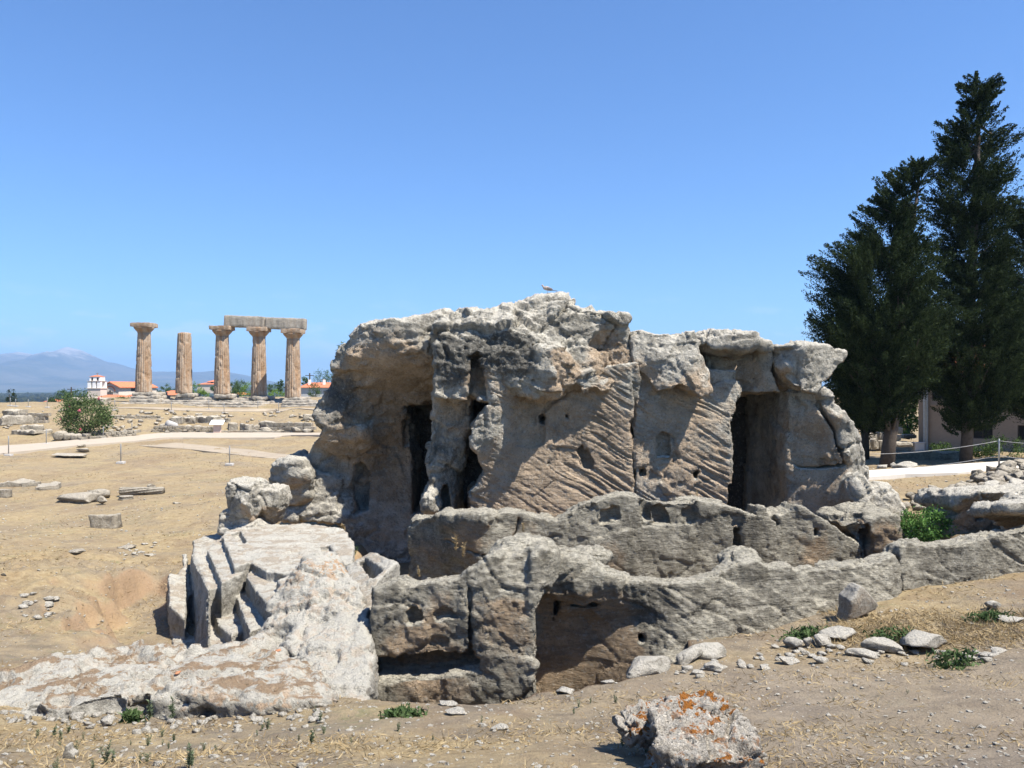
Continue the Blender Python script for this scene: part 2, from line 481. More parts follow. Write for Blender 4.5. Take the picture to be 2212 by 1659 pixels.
def spots(V, lst):
    """1 inside the given spots of the front elevation (u, v, Y, radius px), soft edge"""
    w = np.zeros(len(V))
    for u, v, Y, r in lst:
        c = P(u, v, Y); rr = r / F * Y
        w = np.maximum(w, 1 - sstep(0.75, 1.1, np.hypot(V[:, 0] - c[0], V[:, 2] - c[2]) / rr))
    return w
def rock_solid(name, ops, h, parent=None, mat=None, amp=1.0, seed=0, paint=(), tan0=0.0, chisel_fn=None, base=None,
               orange=None, soil=None, strata=0.3, fine=1.0, extra=None, under=0.55, grain=1.0, calm_spots=(), stains_shade=()):
    """ops: list of (sign, field, blend); paint: (u, v, Y, radius_px, value) spots of clean tan stone"""
    lo = np.min([o[1].bounds()[0] for o in ops if o[0] > 0], axis=0) - 4 * h - 0.05
    hi = np.max([o[1].bounds()[1] for o in ops if o[0] > 0], axis=0) + 4 * h + 0.05
    ax = [np.arange(lo[c], hi[c] + h, h) for c in range(3)]
    D = np.full([len(a) for a in ax], 9.0, np.float32)
    for sgn, fld, k in ops:
        bl, bh = fld.bounds()
        m = 0.45
        sl = [slice(max(0, int((bl[c] - m - lo[c]) / h)), max(0, int((bh[c] + m - lo[c]) / h) + 2)) for c in range(3)]
        sub = D[sl[0], sl[1], sl[2]]
        if sub.size == 0: continue
        d = fld.field(ax[0][sl[0]], ax[1][sl[1]], ax[2][sl[2]])
        D[sl[0], sl[1], sl[2]] = smin(sub, d, k) if sgn > 0 else smax(sub, -d, k)
    for c in range(3):
        s = [slice(None)] * 3
        s[c] = 0; D[tuple(s)] = 1; s[c] = -1; D[tuple(s)] = 1
    V, Q = surface_nets(D, lo, h)
    N = vnormals(V, Q)
    q = V * grain + seed * 3.7
    amp = amp / grain
    big = fbm(q * 0.8, 2)
    wq = q + 0.10 * np.stack([perlin(q * 2.2 + 3), perlin(q * 2.2 + 51), perlin(q * 2.2 + 77)], -1)
    fa, ed = facets(wq * np.array([0.95, 0.95, 1.25]), 0, True)
    mid = 0.85 * fa + 0.42 * facets(wq * np.array([2.9, 2.9, 3.6]), 9) + 0.20 * facets(wq * 8.0, 21)
    crack = (1 - sstep(0.015, 0.07, ed)) * sstep(-0.15, 0.25, perlin(q * 0.9 + 70))
    lay = ridged(q * np.array([0.6, 0.6, 4.5]), 2)
    sm = fbm(q * 3.5, 5, 0.80)
    pit = 0.8 * sstep(0.42, 0.55, perlin(wq * 4.6 + 31)) + 0.8 * sstep(0.38, 0.5, perlin(wq * 9.5 + 11))
    ch = np.zeros(len(V))
    if chisel_fn is not None: ch = np.clip(chisel_fn(V, N), 0, 1)
    calm = 1 - 0.75 * ch
    disp = amp * (0.03 * big + calm * (0.075 * mid + strata * 0.05 * (lay - 0.6) - 0.014 * pit) - 0.05 * crack * (1 - ch) + 0.015 * fine * sm * (0.5 + 0.5 * calm))
    if calm_spots: disp = disp * (1 - 0.72 * spots(V, calm_spots))
    if chisel_fn is not None:
        a = R(29)
        wv = V + 0.05 * np.stack([perlin(q * 1.3), perlin(q * 1.3 + 9), perlin(q * 1.3 + 18)], -1)
        s = wv[:, 0] * math.sin(a) + wv[:, 2] * math.cos(a)
        l = wv[:, 0] * math.cos(a) - wv[:, 2] * math.sin(a)
        g1 = perlin(np.c_[l * 1.1, wv[:, 1], s * 14.0] + seed)
        g2 = perlin(np.c_[l * 3.0, wv[:, 1] * 1.5, s * 24.0] + 7.7 + seed)
        gate = 0.25 + 0.75 * sstep(-0.3, 0.35, perlin(np.c_[l * 0.8, wv[:, 1], s * 1.6] + 5.5 + seed))
        disp += ch * gate * (-0.040 * sstep(-0.02, 0.35, g1) + 0.016 * g2)
    if extra is not None: disp = disp + extra(V, N)
    # fade the coarse displacement at grazing clefts is not needed; push along the smooth normal
    V = V + N * disp[:, None]
    tanv = np.full(len(V), tan0)
    for (u, v, Y, rad, val) in paint:
        c = P(u, v, Y); rr = rad / F * Y
        d2 = ((V[:, 0] - c[0]) ** 2 + (V[:, 2] - c[2]) ** 2 + 0.35 * (V[:, 1] - c[1]) ** 2) / rr ** 2
        tanv += val * np.exp(-d2)
    tanv += under * sstep(0.15, 0.75, -N[:, 2])
    tanv -= 0.7 * sstep(0.35, 0.75, N[:, 2])
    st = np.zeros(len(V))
    for (u, v, Y, rad, val) in stains_shade:
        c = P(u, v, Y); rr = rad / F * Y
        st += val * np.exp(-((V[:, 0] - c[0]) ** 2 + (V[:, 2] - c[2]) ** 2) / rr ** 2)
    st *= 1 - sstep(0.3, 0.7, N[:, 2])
    at = {'tan': tanv, 'chisel': ch, 'stain_shade': st}
    at['orange'] = np.ones(len(V)) if orange is None else orange(V)
    at['soil'] = np.ones(len(V)) if soil is None else soil(V)
    if base is None: base = (V[:, 0].mean(), V[:, 1].mean(), V[:, 2].min())
    return link_mesh(name, V, Q, mat or M['rock'], parent, base, True, at)

# ------------------------------------------------------------------ ground
_gp = []
def gpt(u, v, z): p = G(u, v, z); _gp.append((p[0], p[1], z))
for u, v, z in [(-400, 1659, -.15), (0, 1659, -.14), (500, 1659, -.12), (1106, 1659, -.10), (1700, 1659, -.08), (2212, 1659, -.05), (2700, 1659, -.05),
                (-300, 1580, -.7), (0, 1580, -.80), (300, 1570, -.84), (150, 1572, -.83), (450, 1565, -.83), (600, 1548, -.79), (700, 1530, -.74), (800, 1510, -.70), (1000, 1520, -.70), (1200, 1500, -.72), (1350, 1470, -.74),
                (1500, 1415, -.78), (1700, 1372, -.80), (1800, 1480, -.62), (2000, 1420, -.68), (2212, 1470, -.50), (2500, 1400, -.5), (300, 1620, -.42), (1000, 1590, -.42), (1600, 1560, -.42), (2100, 1560, -.33),
                (1830, 1340, -.66), (1945, 1308, -.66), (2080, 1350, -.58), (2212, 1275, -.55), (2212, 1340, -.5), (2500, 1270, -.3),
                (340, 1375, -1.75), (420, 1390, -1.8), (110, 1345, -1.25), (50, 1345, -1.25), (60, 1245, -1.10), (190, 1235, -1.22), (150, 1300, -1.22), (-150, 1440, -.9), (-300, 1400, -1.0), (60, 1405, -1.2),
                (0, 1160, -1.5), (300, 1160, -1.8), (420, 1150, -1.8), (450, 1100, -1.75), (200, 1130, -1.95), (560, 1060, -1.85), (100, 1090, -2.1), (300, 1077, -2.05),
                (0, 1040, -2.15), (260, 1003, -2.2), (495, 1007, -2.2), (620, 990, -2.2), (0, 990, -2.2), (300, 964, -2.2), (600, 950, -2.2), (640, 935, -1.9), (400, 936, -1.9), (200, 932, -1.6), (0, 946, -1.9),
                (-400, 1000, -2.2), (-400, 1200, -1.5), (300, 903, -.9), (600, 898, -.95), (0, 902, -.8), (300, 885, -.3), (620, 885, -.35), (100, 880, -.2), (0, 876, 0.05), (300, 873, 0.1), (600, 874, 0.05),
                (1900, 1092, -1.0), (1900, 1043, -1.15), (2212, 1030, -1.05), (2060, 1036, -1.10), (2212, 1000, -1.15), (1900, 1012, -1.22), (2100, 992, -1.4), (2000, 975, -1.7), (2212, 955, -1.7), (2100, 1100, -.95), (2212, 1085, -.8), (2600, 1050, -.9),
                (2600, 950, -1.7), (1250, 1000, -1.9), (1250, 950, -1.9), (1250, 895, -.5), (1700, 975, -1.7), (1250, 1150, -1.6), (1900, 930, -1.9), (2212, 925, -1.9), (2600, 915, -1.6), (1250, 873, 0.05)]:
    gpt(u, v, z)
for x in (-6, 0, 6): _gp += [(x, 0.3, 0.0), (x, 1.5, -0.02)]
def _gq(x, y):
    yy = np.maximum(y, 0.9)
    return np.stack([np.clip(x / (yy + 0.4), -1.6, 1.6) * 1.4, np.log(yy)], -1)
_gx = np.array(_gp)
_gf = rbf(_gq(_gx[:, 0], _gx[:, 1]), _gx[:, 2], 2e-3)
CARVES = [  # (outline, floor height, width of the edge)
    ([G(790, 1500, -.72)[:2], G(960, 1528, -.71)[:2], G(1080, 1514, -.71)[:2], G(1160, 1492, -.73)[:2], G(1240, 1498, -.73)[:2], G(1330, 1474, -.74)[:2],
      G(1400, 1450, -.76)[:2], G(1490, 1416, -.78)[:2], (1.9, 9.0), (-1.6, 9.2), (-1.55, 7.0)], -1.75, 0.10),
    ([(-3.0, 10.4), (-1.9, 9.0), (1.5, 9.0), (4.0, 9.6), (5.6, 10.2), (6.9, 11.2), (7.3, 13.8), (6.9, 15.5), (6.6, 17.0), (6.2, 19.8), (-1.8, 20.4), (-3.2, 17.4), (-3.0, 14)], -2.1, 0.35),
    ([G(352, 1250, -1.6)[:2], G(300, 1240, -1.5)[:2], G(236, 1258, -1.5)[:2], G(215, 1300, -1.5)[:2], G(170, 1345, -1.5)[:2], G(130, 1400, -1.5)[:2], G(250, 1420, -1.6)[:2], G(470, 1420, -1.6)[:2], G(440, 1290, -1.7)[:2]], -1.85, 0.45),
]
def ground_z(x, y, detail=True):
    x = np.asarray(x, float); y = np.asarray(y, float)
    z = _gf(_gq(x, y))
    z = np.where(y < 0.9, -0.02, z)
    far = sstep(100, 125, y)
    z = z * (1 - far) + 0.3 * far
    edge = 84 + 41 * sstep(-0.56, -0.49, x / np.maximum(y, 1))
    drop = sstep(0, 1, (y - edge) / (edge * 1.6))
    z = z * (1 - drop) - 22 * drop
    side = sstep(1.1, 2.2, np.abs(x) / (y + 4))
    z = z * (1 - side) + np.clip(z, -2, 1) * side
    if detail:
        p = np.stack([x, y, np.zeros_like(x)], -1).reshape(-1, 3)
        s = 1 / (1 + y / 25)
        n = (0.035 * fbm(p * 0.9, 3) + 0.012 * fbm(p * 4.5, 3)).reshape(x.shape)
        mound = 0.10 * (fbm(p * 0.28 + 9, 2)).reshape(x.shape) * sstep(9, 16, y) * (1 - sstep(90, 120, y))
        bank = sstep(-3.6, -4.8, x) * sstep(8.5, 10, y) * (1 - sstep(14, 17, y)) * (0.11 * ridged(p * np.array([1.1, 0.8, 1]), 3).reshape(x.shape) - 0.10)
        z = z + n + mound + bank
    for poly, zc, e in CARVES:
        sel = (y < 24) & (y > 2) & (np.abs(x) < 12)
        if not np.any(sel): continue
        d = np.full(x.shape, 9.0)
        d[sel] = poly_sdf(poly, x[sel], y[sel])
        if e > 0.4: d[sel] += 0.32 * fbm(np.stack([x[sel], y[sel], np.zeros(sel.sum())], -1) * 1.6, 3)
        w = 1 - sstep(-e, 0, d)
        z = z * (1 - w) + np.minimum(z, zc) * w
    return z
def gz(x, y):
    return float(ground_z(np.array([x]), np.array([y]))[0])

def build_ground():
    ys = np.concatenate([np.linspace(-9, 0.9, 10, endpoint=False), np.geomspace(0.9, 24, 430, endpoint=False),
                         np.geomspace(24, 130, 170, endpoint=False), np.geomspace(130, 14000, 60)])
    s = np.linspace(-1, 1, 470)
    s = 0.62 * s + 0.38 * s ** 3
    X = s[None, :] * (1.15 * np.maximum(ys, 0) + 7.0)[:, None]
    Y = np.repeat(ys[:, None], len(s), 1)
    Z = ground_z(X, Y)
    n, m = X.shape
    V = np.stack([X, Y, Z], -1).reshape(-1, 3)
    i = np.arange(n * m).reshape(n, m)
    Q = np.stack([i[:-1, :-1], i[:-1, 1:], i[1:, 1:], i[1:, :-1]], -1).reshape(-1, 4)
    t = NT('dry earth')
    sep = t.n.new('ShaderNodeSeparateXYZ'); t.lk(t.co, sep.inputs[0])
    a = t.noise(0.45, 9, 0.6)
    b = t.noise(3.0, 9, 0.68)
    dirt = t.mix(t.ramp(b, [(0.35, 0.0), (0.65, 1.0)]), (0.165, 0.134, 0.095), (0.285, 0.235, 0.17))
    straw = t.mix(t.ramp(t.noise(7, 8, 0.7), [(0.35, 0.0), (0.65, 1.0)]), (0.245, 0.18, 0.095), (0.375, 0.295, 0.168))
    col = t.mix(t.ramp(t.math('ADD', a, t.math('MULTIPLY', t.math('SUBTRACT', b, 0.5), 0.5)), [(0.40, 0.0), (0.58, 1.0)]), dirt, straw)
    # straw cover is thicker away from the trodden foreground
    farm = t.ramp(t.math('DIVIDE', sep.outputs[1], 60.0), [(0.12, 0.0), (0.35, 0.75)])
    col = t.mix(t.math('MULTIPLY', farm, t.ramp(t.noise(0.3, 6), [(0.35, 0.2), (0.6, 1.0)])), col, straw)
    gm = t.math('MULTIPLY', t.ramp(t.noise(0.7, 9, 0.7), [(0.54, 0.0), (0.64, 1.0)]), t.ramp(t.noise(9, 4, 0.7), [(0.45, 0.0), (0.6, 0.55)]))
    col = t.mix(gm, col, (0.14, 0.15, 0.07))
    col = t.mix(t.math('MULTIPLY', t.ramp(t.noise(1.3, 10, 0.75, t.map((1, 0.5, 1))), [(0.52, 0.0), (0.62, 1.0)]), 0.55), col, (0.19, 0.135, 0.085))
    col = t.mix(t.math('MULTIPLY', t.ramp(t.noise(0.33, 9, 0.72, t.map((1, 0.55, 1))), [(0.50, 0.0), (0.60, 1.0)]), 0.45), col, (0.215, 0.15, 0.085))
    trod = t.math('MULTIPLY', t.ramp(t.math('ADD', t.math('DIVIDE', sep.outputs[0], 6.0), t.math('MULTIPLY', a, 0.5)), [(0.22, 0.0), (0.48, 0.75)]), t.ramp(t.math('DIVIDE', sep.outputs[1], 10.0), [(0.62, 1.0), (0.8, 0.0)]))
    col = t.mix(trod, col, t.mix(t.ramp(b, [(0.35, 0.0), (0.65, 1.0)]), (0.18, 0.147, 0.11), (0.285, 0.238, 0.18)))
    # dark clods and pale chips
    col = t.mix(t.math('MULTIPLY', t.ramp(t.noise(24, 6, 0.75), [(0.54, 0.0), (0.68, 1.0)]), 0.55), col, (0.13, 0.095, 0.062))
    vn = t.n.new('ShaderNodeTexVoronoi'); vn.inputs['Scale'].default_value = 30; t.lk(t.co, vn.inputs['Vector'])
    chip = t.math('MULTIPLY', t.ramp(vn.outputs['Distance'], [(0.16, 1.0), (0.24, 0.0)]), t.ramp(vn.outputs['Color'], [(0.62, 0.0), (0.70, 1.0)]))
    col = t.mix(t.math('MULTIPLY', chip, 0.85), col, (0.46, 0.42, 0.35))
    # steep earth banks are bare red-brown soil
    steep = t.ramp(t.up(), [(0.75, 1.0), (0.92, 0.0)])
    col = t.mix(t.math('MULTIPLY', steep, 0.6), col, (0.30, 0.195, 0.115))
    # the low plain beyond the plateau: fields and scrub
    pl = t.mix(t.ramp(t.noise(0.004, 8, 0.7), [(0.42, 0.0), (0.58, 1.0)]), (0.055, 0.07, 0.028), (0.15, 0.14, 0.07))
    col = t.mix(t.ramp(t.math('DIVIDE', sep.outputs[1], 1000.0), [(0.118, 0.0), (0.16, 1.0)]), col, pl)
    n1 = t.bump(t.noise(5, 10, 0.72), 0.6, 0.10)
    n1 = t.bump(t.noise(30, 6, 0.7), 0.7, 0.03, n1)
    n1 = t.bump(chip, 0.6, 0.02, n1)
    return structure(link_mesh('ground', V, Q, t.done(col, n1, 0.97)))
build_ground()

# ------------------------------------------------------------------ the rock-cut fountain house
facing = lambda N: sstep(0.45, 0.8, -N[:, 1])

fountain = thing('rock_cut_fountain', 'massive hollowed grey limestone rock with cave chambers, broken roof and dark doorway', 'ruin', (0.0, 17.0, -1.9))

# left wing: deep shaded bay under a jutting roof
rock_solid('side_wing', [
    (1, front([(775, 697), (800, 690), (860, 690), (905, 682), (935, 676), (966, 672), (985, 760), (985, 1240), (750, 1240), (742, 1160), (735, 1138), (690, 1132), (640, 1128), (612, 1120), (607, 1090),
               (620, 1075), (640, 1040), (655, 985), (672, 958), (684, 940), (684, 915), (674, 895), (680, 878), (697, 860), (708, 835), (714, 800), (716, 785), (735, 748), (752, 725)],
              [(775, 697, 16.5), (935, 680, 16.5), (740, 750, 16.8), (860, 730, 16.25), (930, 740, 16.3), (760, 770, 16.4), (860, 770, 16.3), (930, 775, 16.35),
               (760, 800, 16.75), (860, 800, 16.65), (930, 800, 16.75), (720, 840, 17.0), (800, 850, 17.2), (870, 850, 17.6), (930, 850, 17.7),
               (690, 890, 16.9), (740, 900, 16.9), (800, 905, 17.5), (700, 935, 16.75), (780, 935, 16.9), (840, 950, 18.1), (690, 965, 17.2), (760, 985, 17.5), (820, 1000, 18.1),
               (640, 1040, 17.1), (700, 1060, 17.2), (620, 1090, 17.0), (680, 1110, 17.0), (735, 1130, 16.9), (700, 1000, 17.3), (770, 1080, 17.5), (830, 1080, 17.9), (860, 1130, 17.8), (900, 1000, 18.3), (960, 1100, 18.3), (760, 1230, 17.0), (900, 1230, 17.5)], 21.0, 0.10), 0),
    (-1, cut([(872, 872), (940, 862), (1000, 900), (1000, 1112), (888, 1112), (886, 980)], 15, 20.2, 0.04, 18.0), 0.05),
    (-1, cut([(768, 1000), (778, 990), (790, 1005), (800, 1100), (775, 1104), (764, 1050)], 15, 18.05, 0.03), 0.05),
    (-1, cut([(868, 905), (878, 900), (884, 960), (872, 965)], 15, 18.4, 0.03), 0.03),
    (1, front([(580, 1052), (586, 1015), (598, 997), (622, 990), (648, 996), (664, 1020), (664, 1075), (640, 1092), (606, 1080)], [(584, 1045, 16.9), (600, 1000, 16.8), (630, 1030, 16.5), (660, 1040, 16.8), (620, 1080, 16.9)], 18.2, 0.05), 0.05),
], 0.034, fountain, seed=1, stains_shade=[(735, 840, 17, 45, 0.7), (800, 740, 16.4, 60, 0.35), (720, 900, 17, 60, 0.55), (690, 1060, 17, 60, 0.45), (930, 900, 17, 50, .6), (850, 900, 17, 60, .4), (760, 1110, 17, 60, .35)], calm_spots=[(840, 1090, 17.3, 70), (850, 810, 16.6, 50)], tan0=0.25, strata=0.7, amp=0.95, base=P(830, 1200, 17),  # bay marks: lichen stains plus shade painted into the colour
    paint=[(850, 810, 16.6, 70, 0.75), (780, 790, 16.6, 45, 0.5), (830, 1000, 17.4, 90, 0.45), (770, 935, 16.9, 60, 0.45), (880, 950, 17.4, 50, 0.5), (840, 1100, 17.2, 80, 0.35)])

# middle mass with the hanging roof, the free pillar and the chiselled back wall
def roof_front():
    return [(950, 715, 15.7), (985, 690, 15.9), (1060, 670, 15.95), (1175, 645, 16.1), (1355, 690, 16.25), (1000, 740, 15.55), (1000, 790, 15.5), (960, 840, 15.6), (1060, 760, 15.5), (1110, 760, 15.45),
            (1060, 840, 15.5), (1140, 740, 15.6), (1160, 800, 15.6), (1185, 830, 15.7), (1220, 780, 15.75), (1220, 825, 15.75), (1290, 830, 15.8), (1250, 700, 15.95), (1310, 700, 16.05), (1310, 760, 16.35), (1335, 740, 16.35), (1330, 800, 16.1)]
rock_solid('roof', [
    (1, front([(938, 728), (948, 700), (968, 683), (1000, 675), (1080, 664), (1138, 656), (1160, 642), (1180, 637), (1212, 641), (1235, 652), (1262, 664), (1310, 672), (1356, 680), (1357, 716), (1368, 765), (1352, 800),
               (1318, 846), (1296, 850), (1286, 838), (1262, 848), (1240, 832), (1215, 845), (1190, 838), (1160, 856), (1110, 846), (1085, 815), (1066, 872), (1040, 868), (1010, 858), (985, 868), (936, 858)],
              roof_front(), 20.5, 0.10), 0),
    (-1, cut([(1012, 772), (1032, 762), (1046, 800), (1056, 862), (1010, 858)], 14, 15.95, 0.05), 0.08),
    (-1, cut([(1285, 745), (1330, 735), (1340, 790), (1300, 820)], 14, 16.3, 0.05), 0.15),
    (1, blob(P(1190, 790, 15.65), (0.40, 0.3, 0.45)), 0.25),
    (1, blob(P(1115, 740, 15.7), (0.42, 0.3, 0.4)), 0.3),
], 0.034, fountain, seed=2, stains_shade=[(985, 760, 15.6, 60, 1.05), (1060, 720, 15.6, 65, 1.1), (1110, 700, 15.8, 50, 0.8), (1120, 780, 15.6, 50, 0.9), (1260, 700, 16, 50, 0.35), (970, 820, 15.6, 30, .5)], tan0=-0.05, amp=1.5, base=P(1150, 660, 17), strata=0.35,
    paint=[(1030, 820, 15.6, 40, 1.0), (1205, 765, 15.6, 26, 1.2), (1225, 800, 15.6, 32, 1.2), (1310, 770, 16.2, 48, 1.2), (1338, 805, 16, 42, 1.1), (1200, 845, 15.8, 40, 0.5), (1290, 850, 16, 30, 0.6)])
rock_solid('pillar', [
    (1, front([(932, 845), (1015, 850), (1012, 905), (1002, 960), (994, 1010), (990, 1060), (985, 1130), (915, 1128), (912, 1090), (925, 1040), (918, 1000), (926, 940)],
              [(935, 850, 15.95), (1030, 860, 16.1), (930, 1000, 16.0), (1010, 1000, 16.3), (920, 1110, 16.0), (1000, 1110, 16.3)], 18.2, 0.14), 0),
    (1, blob(P(930, 1090, 15.95), (0.22, 0.3, 0.28)), 0.15),
    (-1, cut([(957, 1050), (966, 1045), (972, 1100), (960, 1104)], 14, 16.6, 0.03), 0.05),
], 0.034, fountain, seed=3, stains_shade=[(960, 1050, 16, 60, 0.6), (950, 950, 16, 45, 0.4)], tan0=0.25, base=P(965, 1120, 16.8), paint=[(990, 880, 16.1, 60, 0.5)])
_wd = [(1062, 800, 15.5), (1062, 850, 15.42), (1100, 840, 15.6), (1090, 880, 15.65), (1040, 900, 15.45), (1025, 960, 15.5), (1070, 940, 15.6), (1035, 1020, 15.8), (1020, 1090, 16.0), (1110, 930, 15.95), (1150, 870, 16.05), (1150, 930, 16.08), (1250, 880, 16.12), (1350, 850, 16.08), (1150, 1000, 16.12),
       (1250, 1000, 16.2), (1350, 1000, 16.2), (1150, 1090, 16.08), (1250, 1090, 16.08), (1350, 1090, 16.18)]
rock_solid('chiselled_wall', [
    (1, front([(1050, 800), (1362, 790), (1364, 880), (1368, 960), (1374, 1140), (1005, 1140), (1013, 1100), (1008, 1070), (1030, 1052), (1046, 1022), (1028, 985), (1014, 960), (1018, 925), (1034, 900), (1052, 880), (1064, 862)],
              _wd, 20, 0.06), 0),
    (-1, cut([(1168, 898), (1178, 897), (1177, 911), (1168, 911)], 14, 16.75, 0.02), 0.02),
    (-1, cut([(1218, 893), (1225, 891), (1227, 904), (1219, 903)], 14, 16.75, 0.02), 0.02),
    (-1, cut([(1245, 970), (1258, 955), (1282, 1000), (1278, 1012), (1262, 1008)], 14, 16.40, 0.05), 0.06),
    (-1, cut([(1177, 993), (1190, 990), (1190, 1002), (1178, 1004)], 14, 16.7, 0.03), 0.04),
    (-1, cut([(1353, 895), (1366, 905), (1370, 1050), (1362, 1050), (1357, 960)], 14, 16.75, 0.02), 0.02),
    (1, front([(1335, 790), (1378, 782), (1384, 820), (1372, 870), (1362, 935), (1350, 890), (1338, 840)], [(1340, 800, 16.1), (1380, 800, 16.1), (1362, 930, 16.4), (1350, 860, 16.2)], 17, 0.06), 0.06),
], 0.023, fountain, seed=4, tan0=0.42, amp=0.8, strata=0.15, base=P(1190, 1120, 17),
    chisel_fn=lambda V, N: facing(N) * (1 - spots(V, [(1030, 930, 16, 45), (1045, 890, 16, 40)])) * (1 - 0.75 * spots(V, [(1190, 900, 16.3, 90)])),
    paint=[(1250, 960, 16.4, 140, 0.45), (1180, 1070, 16.3, 120, 0.25), (1300, 1040, 16.4, 90, 0.4), (1190, 900, 16.4, 80, 0.2), (1030, 930, 16, 50, -0.7), (1370, 840, 16, 30, -0.4)])

# right wall with the round-topped niche
rock_solid('niche_wall', [
    (1, front([(1358, 722), (1366, 710), (1380, 708), (1397, 714), (1425, 722), (1450, 722), (1480, 714), (1505, 711), (1514, 726), (1514, 760), (1530, 800), (1536, 845), (1515, 858), (1497, 846), (1470, 832),
               (1452, 842), (1420, 848), (1395, 815), (1374, 798), (1364, 770)],
              [(1370, 715, 16.3), (1450, 725, 16.2), (1505, 715, 16.1), (1400, 780, 16.05), (1450, 780, 15.9), (1500, 770, 15.9), (1470, 828, 15.75), (1520, 845, 15.75), (1400, 810, 16.1), (1530, 800, 16.1)], 20.5, 0.08), 0),
    (1, front([(1372, 790), (1590, 800), (1596, 845), (1590, 872), (1578, 900), (1580, 1000), (1577, 1120), (1372, 1120)],
              [(1372, 850, 16.2), (1580, 850, 16.4), (1450, 950, 16.25), (1575, 950, 16.2), (1380, 1090, 16.2), (1575, 1090, 16.2)], 19.2, 0.06), 0.03),
    (-1, cut([(1421, 988), (1421, 950), (1425, 940), (1435, 934), (1446, 939), (1451, 950), (1451, 988)], 14, 16.38, 0.02), 0.02),
    (-1, cut([(1490, 1020), (1505, 1008), (1512, 1018), (1505, 1035), (1494, 1036)], 14, 16.6, 0.04), 0.05),
    (-1, cut([(1380, 1012), (1390, 1010), (1392, 1024), (1382, 1026)], 14, 16.55, 0.03), 0.04),
], 0.025, fountain, seed=5, stains_shade=[(1500, 740, 16, 40, .4), (1400, 760, 16, 40, .35)], tan0=0.36, amp=0.85, strata=0.15, base=P(1470, 1110, 17),
    chisel_fn=lambda V, N: facing(N) * sstep(P(0, 835, 16.4)[2], P(0, 870, 16.4)[2], V[:, 2]) * (1 - 0.6 * spots(V, [(1435, 1000, 16.4, 80)])),
    paint=[(1440, 960, 16.4, 110, 0.35), (1500, 850, 15.8, 45, 0.6), (1530, 1050, 16.4, 60, 0.35), (1390, 800, 16, 40, 0.4), (1450, 770, 15.9, 50, -0.4)])

# doorway: lintel panel, roof slab, dark chamber behind
rock_solid('lintel', [
    (1, front([(1518, 730), (1560, 738), (1650, 745), (1672, 765), (1672, 800), (1690, 850), (1668, 852), (1600, 850), (1592, 862), (1530, 856)],
              [(1530, 760, 16.9), (1600, 760, 17.0), (1625, 770, 16.8), (1650, 760, 16.55), (1660, 800, 16.5), (1600, 840, 16.9), (1635, 845, 16.6), (1680, 850, 16.5), (1540, 850, 16.8)], 20, 0.06), 0),
], 0.032, fountain, seed=6, tan0=0.35, amp=0.7, base=P(1600, 850, 17.5), strata=0.2, paint=[(1590, 800, 17, 60, 0.3), (1632, 800, 16.7, 22, 0.5), (1655, 790, 16.5, 25, -0.5)])
rock_solid('roof_slab', [
    (1, front([(1514, 738), (1512, 724), (1530, 716), (1555, 711), (1578, 714), (1612, 722), (1626, 726), (1640, 738), (1632, 746), (1610, 752), (1580, 748), (1545, 752)],
              [(1520, 730, 16.25), (1560, 720, 16.2), (1620, 730, 16.1), (1580, 750, 16.05), (1540, 750, 16.1)], 20.4, 0.05), 0),
    (1, front([(1638, 744), (1642, 735), (1662, 742), (1668, 756), (1650, 756)], 16.3, 18.6, 0.05), 0.03),
], 0.032, fountain, seed=7, tan0=-0.1, amp=1.0, base=P(1580, 740, 17.5), strata=1.0)
rock_solid('passage_wall', [
    (1, front([(880, 800), (1100, 800), (1100, 1180), (880, 1180)], 19.9, 20.8, 0.03), 0),
    (1, front([(1000, 810), (1080, 810), (1080, 1180), (1012, 1180)], 17.5, 20.8, 0.05), 0),
], 0.05, fountain, seed=14, stains_shade=[(1000, 980, 18, 160, 1.2)], tan0=0.2, amp=0.8, base=P(1000, 1100, 19.5))  # dark tone over most of the passage wall
rock_solid('cave_wall', [
    (1, front([(1540, 800), (1730, 800), (1730, 1170), (1540, 1170)], 19.6, 21, 0.03), 0),
    (1, front([(1598, 765), (1770, 770), (1775, 850), (1800, 880), (1840, 960), (1850, 1170), (1712, 1170), (1700, 1110), (1700, 850), (1598, 830)], 18.2, 21, 0.03), 0),
    (-1, cut([(1500, 838), (1700, 832), (1700, 1180), (1500, 1180)], 15, 19.6, 0.03, 16.7), 0.02),
], 0.05, fountain, seed=8, stains_shade=[(1640, 900, 18.5, 160, 1.3), (1640, 1050, 18.5, 160, 1.3)], tan0=0.2, amp=0.8, base=P(1640, 1100, 19.5))  # chamber gloom painted dark into the whole wall
rock_solid('roof_block', [
    (1, front([(1668, 757), (1676, 747), (1700, 745), (1735, 750), (1765, 749), (1796, 744), (1806, 752), (1830, 757), (1829, 772), (1812, 790), (1800, 808), (1775, 830), (1762, 848), (1738, 846), (1716, 834), (1690, 815), (1674, 790)],
              [(1670, 770, 16.5), (1700, 750, 16.3), (1733, 755, 15.95), (1733, 840, 15.9), (1700, 790, 16.1), (1690, 815, 16.3), (1780, 760, 16.15), (1825, 762, 16.4), (1770, 840, 16.1), (1800, 800, 16.3)], 19.8, 0.05), 0),
    (1, blob(P(1712, 752, 16.7), (0.5, 0.7, 0.10)), 0.05),
], 0.032, fountain, seed=9, tan0=0.0, amp=0.85, strata=0.15, base=P(1745, 845, 17), paint=[(1785, 800, 16.2, 40, 0.3), (1690, 800, 16.3, 25, 0.5)])
